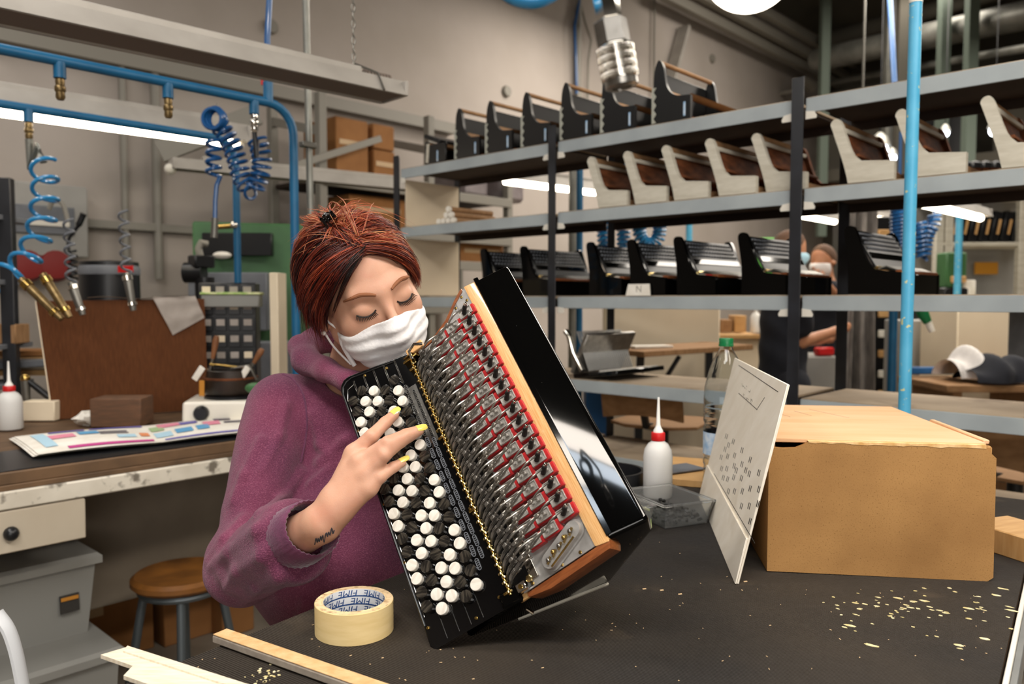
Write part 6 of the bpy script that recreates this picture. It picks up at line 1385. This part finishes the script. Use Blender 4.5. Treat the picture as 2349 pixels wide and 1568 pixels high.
# chairs
def shop_chair(label, x, ys, Y, rot):
    p = aty(x, ys, Y); t = thing('work_chair', label, 'chair', (p.x, p.y, 0), rot, 'plywood work chairs'); m = TR((p.x, p.y, p.z), rot)
    MB().add(*bevel_mesh([(x_, y_, z_) for z_ in (-.015, .0) for x_, y_ in ((-.19, -.18), (.19, -.18), (.20, .12), (.10, .2), (-.10, .2), (-.20, .12))], [list(range(6))[::-1], list(range(6, 12))]+[[i, (i+1) % 6, 6+(i+1) % 6, 6+i] for i in range(6)], .006, 2), m).build('seat', 'wood_mid', t)
    MB().grid(lambda u, v: ((u-.5)*.36, .22+.03*math.cos((u-.5)*2.2)+.03*v, .03+.13*v+.02*math.sin(u*3.1)), 10, 4, m).build('backrest', 'wood_mid', t)
    MB().grid(lambda u, v: ((.5-u)*.36, .232+.03*math.cos((u-.5)*2.2)+.03*v, .03+.13*v+.02*math.sin(u*3.1)), 10, 4, m).build('backrest_rear', 'wood_mid', t)
    MB().tube([m @ V((0, .1, -.02)), m @ V((0, .2, .0)), m @ V((0, .245, .1))], .018, 8).build('spine', 'machine_black', t); MB().cyl(m @ V((0, 0, -.015)), m @ V((0, 0, -p.z+.06)), .028, 12).build('column', 'machine_black', t)
    for k in range(5): a = 2*PI*k/5; MB().beam(m @ V((0, 0, -p.z+.07)), m @ V((.26*math.cos(a), .26*math.sin(a), -p.z+.03)), .04, .03).build('foot', 'machine_black', t)
shop_chair('plywood work chair behind the glue bottle', 1520, 962, 3.55, 2.6); shop_chair('plywood work chair behind the fibreboard box', 2330, 1075, 2.95, 2.2)
# grey curtain
p = aty(1968, 700, 4.8); t = thing('grey_curtain', 'long grey cloth curtain hanging behind the shelving', 'curtain', (p.x, p.y, .5))
zt_, zb = aty(1968, 430, 4.8).z, aty(1968, 905, 4.8).z
def cur(u, v): w = .115*(1-.12*math.sin(v*3)); return (p.x+(u-.5)*2*w, p.y+.03*math.sin(u*19)+.02*math.sin(u*33+v), zb+(zt_-zb)*v)
MB().grid(cur, 60, 10).build('cloth', 'curtain_grey', t); MB().cyl((p.x-.2, p.y, zt_), (p.x+.2, p.y, zt_), .012, 8).build('rod', 'chain_steel', t); MB().cyl((p.x, p.y, zt_), (p.x, p.y, HC), .008, 6).build('hanger', 'chain_steel', t)
# poles, hoses, lights
for x, Y, zt_, mt_, lb in ((1328, 4.4, 2.15, 'blue_pipe', 'blue pipe post past the middle upright'), (1580, 5.2, 2.3, 'blue_paint', 'light blue post behind the finished accordions'), (2198, 4.9, 2.0, 'blue_paint', 'light blue post in front of the far rack'), (2052, 4.0, 1.85, 'blue_pipe', 'dark blue post left of the chipped blue pole'), (1313, 4.35, 2.2, 'duct_metal', 'thin grey post beside the blue pipe post')):
    p = aty(x, 600, Y); MB().cyl((p.x, p.y, 0), (p.x, p.y, zt_), .021, 12).thing('service_post', mt_, lb, 'post', (p.x, p.y, 0), group='service posts behind the shelving')
for pts, r_, tn, Y, lb, mt_ in (([(1383, 500), (1390, 578)], .030, 7, 3.85, 'first pale blue coiled hose hanging behind the second shelf', 'blue_hose'), ([(1430, 500), (1431, 575)], .027, 7, 3.8, 'second pale blue coiled hose hanging behind the second shelf', 'blue_hose'), ([(1466, 505), (1470, 545), (1490, 560), (1510, 545), (1514, 505)], .026, 15, 3.75, 'U-shaped pale blue coiled hose behind the second shelf', 'blue_hose'), ([(2143, 492), (2141, 515), (2128, 540), (2118, 590), (2112, 545), (2110, 510)], .028, 18, 4.3, 'dark blue coiled hose bunch right of the chipped pole', 'blue_hose_dark'), ([(2062, 470), (2060, 690)], .035, 26, 3.9, 'long coiled dark hose along the dark blue post', 'blue_hose_dark')):
    A = aty(*pts[0], Y); t = thing('coiled_hose', lb, 'hose', A, group='coiled blue air hoses'); MB().tube(coil_along([aty(x, y, Y) for x, y in pts], r_, tn, 12), .0085, 6).build('coil', mt_, t); MB().cyl(A, A+V((0, 0, .35)), .008, 8).build('lead', mt_, t)
fixture('lit fixture glowing behind the middle upright', (1372, 440), (1248, 424), 2, 5.0, .12, .05, True)
fixture('lit fixture just right of the nearer upright', (1918, 507), (1838, 492), 2, 6.0, .10, .05, True)
fixture('lit fixture crossing the far light blue post', (2252, 498), (2140, 470), 2, 4.6, .12, .05, True)
fixture('small far lit fixture behind the grey curtain', (2052, 503), (2004, 497), 2, 8.2, .14, .05, True)
for x, y, Y, r_, lb in ((2018, 345, 7.5, .075, 'largest glowing lamp above the second shelf'), (2045, 362, 7.6, .045, 'glowing lamp lower right of the largest one'), (2168, 305, 7.0, .035, 'single glowing lamp right of the chipped blue pole'), (2282, 300, 6.5, .045, 'glowing lamp near the right picture edge'), (2040, 372, 7.7, .035, 'lowest of the clustered glowing lamps')):
    p = aty(x, y, Y); t = thing('hanging_lamp', lb, 'lamp', p, group='small glowing lamps of the far hall'); MB().ball(p, r_, 16, 10).build('bulb', 'lens_glow', t); MB().lathe([(r_*.6, r_*.6), (r_*1.3, r_*.5), (r_*.9, r_*1.6), (r_*.3, r_*2.2), (0, r_*2.2)], 16, TR(p)).build('shade', 'duct_metal', t); MB().cyl(p+V((0, 0, r_*2)), (p.x, p.y, HC), .004, 6).build('cord', 'machine_black', t)
# far rack with dark accordions
t = thing('far_rack', 'pale far rack carrying a row of dark accordions', 'rack', aty(2250, 700, 6.4))
for x in (2150, 2172, 2340): q = aty(x, 600, 6.3); MB().box((q.x, q.y, 1.1), (.06, .06, 2.2), 0, .005).build('upright', 'shell_wood', t)
lq, rq = aty(2150, 560, 6.3), aty(2420, 560, 6.3)
for y in (445, 560, 692): z = aty(2200, y, 6.3).z; MB().box(((lq.x+rq.x)/2, lq.y+.2, z), (rq.x-lq.x, .45, .03), 0, .004).build('shelf', 'shell_wood', t)
MB().box(((lq.x+rq.x)/2, lq.y+.42, 1.1), (rq.x-lq.x, .02, 2.2), 0, .002).build('back_panel', 'panel_grey', t)
for row, y in enumerate((560, 445)):
    for i in range(7):
        z = aty(2200, y, 6.3).z+.017; q = aty(2190+25*i, y, 6.3); c = thing('dark_accordion', ('%s dark accordion from the left on the %s shelf of the far rack' % (N_[i], ('middle', 'upper')[row])), 'accordion', (q.x, q.y+.05, z), group='dark accordions on the far rack'); m = TR((q.x, q.y+.02, z))
        MB().box((0, .13, .12), (.075, .26, .24), (0, .18, 0), b=.01, m=m @ TR((0, 0, .005))).build('case', 'machine_black', c); MB().box((.01, -.006, .12), (.02, .01, .12), (0, .18, 0), b=.002, m=m).build('trim', 'wood_pale', c)
q = aty(2262, 615, 6.6); MB().box(q, (.19, .02, .10), 0, .003).thing('yellow_sign', 'yellow_sign', 'yellow-orange sign on the far grey panel', 'sign', q)
q = aty(2198, 650, 5.85); t = thing('small_green_machine', 'dark green machine on the far bench under the yellow sign', 'machine', q); MB().box(q+V((0, .1, .1)), (.15, .15, .26), 0, .01).build('frame', 'machine_green', t); MB().box(q+V((0, .0, .03)), (.1, .04, .05), 0, .006).build('drawer', 'wood_pale', t); MB().box(q+V((0, .1, -.10)), (.2, .2, .14), 0, .01).build('base', 'machine_black', t)
p = aty(2218, 676, 5.9); MB().lathe([(0, 0), (.05, 0), (.055, .01), (.055, .12), (.05, .13), (0, .13)], 16, TR(p-V((0, 0, .02)))).thing('cream_pot', 'paper', 'cream pot standing on the far bench', 'pot', p-V((0, 0, .02)))
L_, R_ = aty(2120, 692, 5.7), aty(2420, 692, 5.7); t = thing('far_bench', 'long far bench under the yellow sign', 'bench', (L_.x, L_.y, 0)); MB().box(((L_.x+R_.x)/2, L_.y+.15, L_.z-.035), (R_.x-L_.x, .5, .04), 0, .004).build('top', 'shell_wood', t); [MB().box((x_, L_.y+.15, (L_.z-.06)/2), (.06, .4, L_.z-.06), 0, .004).build('leg', 'machine_grey', t) for x_ in (L_.x+.1, R_.x-.1)]
prism_box('beige cupboard standing right of the chipped pole', 'beige_cupboard', 'cupboard', 2192, 2310, 900, 702, 4.4, .4, 'panel_cream', base=0); prism_box('grey cupboard side next to the beige cupboard', 'grey_cupboard', 'cupboard', 2085, 2186, 900, 735, 4.9, .35, 'panel_grey', base=0)
prism_box('blue low beam at the foot of the grey cupboard', 'blue_beam', 'beam', 2088, 2188, 858, 842, 4.25, .05, 'blue_bin')
prism_box('grey work table with orange tool behind the shelving', 'grey_table', 'table', 1838, 1930, 840, 818, 4.7, .4, 'panel_grey', base=0); p = aty(1890, 815, 4.75); MB().box(p+V((0, 0, .025)), (.11, .06, .05), .2, .01).thing('orange_tool', 'cap_red', 'red-orange hand tool lying on the grey work table', 'tool', p)
p = aty(2132, 735, 4.3); t = thing('green_bottle', 'green spray tube tilted beside the chipped pole', 'tube', p); MB().tube([aty(2103, 690, 4.25), aty(2118, 722, 4.25), aty(2128, 738, 4.25)], [.03, .03, .022], 12).build('tube', 'cap_green', t); MB().tube([aty(2127, 735, 4.25), aty(2138, 760, 4.25)], [.02, .016], 10).build('tip', 'paper', t)
L_ = aty(2160, 880, 3.9); R_ = aty(2440, 880, 3.9); t = thing('cloth_bench', 'low wooden bench holding the pile of clothes', 'bench', (L_.x, L_.y, 0)); MB().box(((L_.x+R_.x)/2, L_.y+.2, L_.z-.02), (R_.x-L_.x, .5, .035), 0, .004).build('top', 'wood_mid', t); [MB().box((x_, L_.y+.2, (L_.z-.04)/2), (.05, .4, L_.z-.04), 0, .004).build('leg', 'wood_mid', t) for x_ in (L_.x+.08, R_.x-.1)]
def cloth_pile(label, x0, x1, yb, h_, Y, mt, ph):
    A, B = aty(x0, yb, Y), aty(x1, yb, Y); w_ = (B-A).x
    def f(u, v):
        a = v*PI; return (A.x+w_*u, A.y+.12-.14*math.cos(a)*(1-.2*math.sin(u*9+ph)), A.z+h_*math.sin(a)*(.55+.45*math.sin(u*PI))*(1+.25*math.sin(u*13+ph+v*4)))
    return MB().grid(f, 36, 14).thing('clothes', mt, label, 'clothes', (A.x, A.y, A.z))
cloth_pile('white cloth piled on the low bench behind the shelving', 2200, 2300, 868, .13, 3.95, 'mask_cloth', 0); cloth_pile('black jacket heaped on the low bench at the picture edge', 2245, 2400, 878, .12, 3.85, 'navy', 2)
for i in range(6):                                             # small-parts rack behind the curtain
    pass
t = thing('label_rack', 'dark rack with rows of pale labelled boxes behind the curtain', 'rack', aty(2000, 700, 6.0)); q = aty(1995, 640, 6.1); MB().box((q.x, q.y+.1, 1.0), (.42, .2, 2.0), 0, .005).build('carcass', 'machine_black', t)
for r_ in range(9):
    for c in range(3): k = aty(1952+38*c, 535+46*r_, 6.0); MB().box(k, (.085, .03, .055), 0, .004).build('drawer', ('paper', 'panel_cream', 'wood_pale', 'label_green')[(r_*2+c) % 4], t)
# ---------------------------------------------------------------- two coworkers in conversation
def coworker(label, Y, hx_, hy, face, height, hand_pts, top_mt, mask_mt, shrink=1., turn=0.):
    H = np.array(aty(hx_, hy, Y)); g = H.copy(); g[2] = 0; t = thing('person', label, 'person', tuple(g)); inv = XF[t.name].inverted(); f_ = np.array(face, float); f_ /= np.linalg.norm(f_); sd = np.array([-f_[1], f_[0], 0]); z = A_(0, 0, 1); c = H
    nb = c+A_(0, 0, -.13)-f_*.035; sl_, sr_ = nb-z*.09+sd*.19, nb-z*.09-sd*.19; hip = nb-z*.58
    def skin_f(p):
        d = ell((p-c) @ np.stack([sd, f_, z], 1), (0, -.01, .025), (.075, .095, .09)); d = smin(d, ell((p-c) @ np.stack([sd, f_, z], 1), (0, .03, -.03), (.06, .065, .085)), .02)
        d = smin(d, cap_(p, c+f_*.085+z*.0, c+f_*.118-z*.035, .008, .012), .01)
        for s in (-1, 1): d = smin(d, sph(p, c+sd*s*.078-z*.01, .016), .008)
        d = smin(d, cap_(p, c-z*.07-f_*.02, nb, .055, .06), .02); d = smin(d, cap_(p, nb-z*.1, hip, .10, .11), .05)
        for s_, (e, h) in zip((sl_, sr_), hand_pts):
            e, h = np.array(e), np.array(h); d = smin(d, cap_(p, s_, e, .04, .036), .02); d = smin(d, cap_(p, e, h, .036, .026), .02); dh = (h-e)/np.linalg.norm(h-e); sdv = np.cross(dh, z); sdv /= np.linalg.norm(sdv)+1e-6
            d = smin(d, cap_(p, h, h+dh*.06, .026, .022), .015)
            for k in range(4): d = smin(d, cap_(p, h+dh*.06+z*(.012*(k-1.5)), h+dh*(.115-.01*abs(k-1.5))+z*(.014*(k-1.5))-sdv*.012, .010, .008), .006)
            d = smin(d, cap_(p, h+dh*.02+z*.02, h+dh*.07+z*.045, .011, .009), .008)
        return d
    hs = np.array([h for e, h in hand_pts]+[e for e, h in hand_pts]+[c, sl_, sr_, hip]); P, Q = sdf_mesh(skin_f, np.maximum(hs.min(0)-.2, [-9, -9, .3]), hs.max(0)+.2, .008); fastmesh('body', P, Q, 'skin_tan', t, inv)
    def shirt(p):
        d = cap_(p, nb-z*.12, hip, .125, .135); d = smin(d, cap_(p, sl_, sr_, .075), .05)
        for s_, (e, h) in zip((sl_, sr_), hand_pts): e = np.array(e); d = smin(d, cap_(p, s_, s_+(e-s_)*.72, .066, .062), .03)
        return d + .004*np.sin(p[:, 2]*40+p[:, 0]*30)
    P, Q = sdf_mesh(shirt, hs.min(0)-.25, hs.max(0)+.25, .010); fastmesh('shirt', P, Q, top_mt, t, inv)
    def legs(p): return np.minimum(cap_(p, hip+sd*.09-z*.05, A_(*(hip+sd*.11)[:2], .06), .105, .07), cap_(p, hip-sd*.09-z*.05, A_(*(hip-sd*.11)[:2], .06), .105, .07))
    P, Q = sdf_mesh(legs, A_(hip[0]-.4, hip[1]-.4, -.05), A_(hip[0]+.4, hip[1]+.4, hip[2]+.15), .014); fastmesh('trousers', P, Q, 'navy', t, inv)
    def hair(p): q = (p-c) @ np.stack([sd, f_, z], 1); return smax(smax(ell(q, (0, -.014, .026), (.079, .098, .095)), q[:, 1]-np.interp(q[:, 2], [-.05, .0, .05, .1], [-.03, .0, .05, .09]), .01), -.05-q[:, 2], .01)
    P, Q = sdf_mesh(hair, c-.16, c+.16, .006); fastmesh('hair', P, Q, 'hair_dark', t, inv)
    def msk_f(p): q = (p-c) @ np.stack([sd, f_, z], 1); d = smin(ell(q, (0, .03, -.045), (.068, .07, .07)), sph(q, (0, .1, -.04), .02), .03)-.006; return smax(smax(d, q[:, 2]+.012, .004), .02-q[:, 1], .004)
    P, Q = sdf_mesh(msk_f, c-.16, c+.16, .006); fastmesh('face_mask', P, Q, mask_mt, t, inv)
    return t
g0 = lambda x, y, Y: tuple(aty(x, y, Y))
coworker('man in dark shirt and light blue mask seen side-on between the uprights', 4.55, 1812, 575, (.95, .25, -.12), 1.78, [(g0(1795, 790, 4.8), g0(1880, 780, 4.85)), (g0(1835, 785, 4.45), g0(1915, 760, 4.5))], 'navy', 'mask_blue')
coworker('coworker with white mask holding up small parts with both hands', 5.5, 1888, 600, (-.75, -.6, -.1), 1.72, [(g0(1925, 690, 5.4), g0(1895, 650, 5.25)), (g0(1860, 700, 5.3), g0(1868, 655, 5.2))], 'navy', 'mask_cloth')
p = aty(1880, 668, 5.1); MB().box(p, (.05, .02, .12), .1, .004).thing('reed_block', 'keys_silver', 'small grey reed block held up by the masked coworker', 'reed block', p)
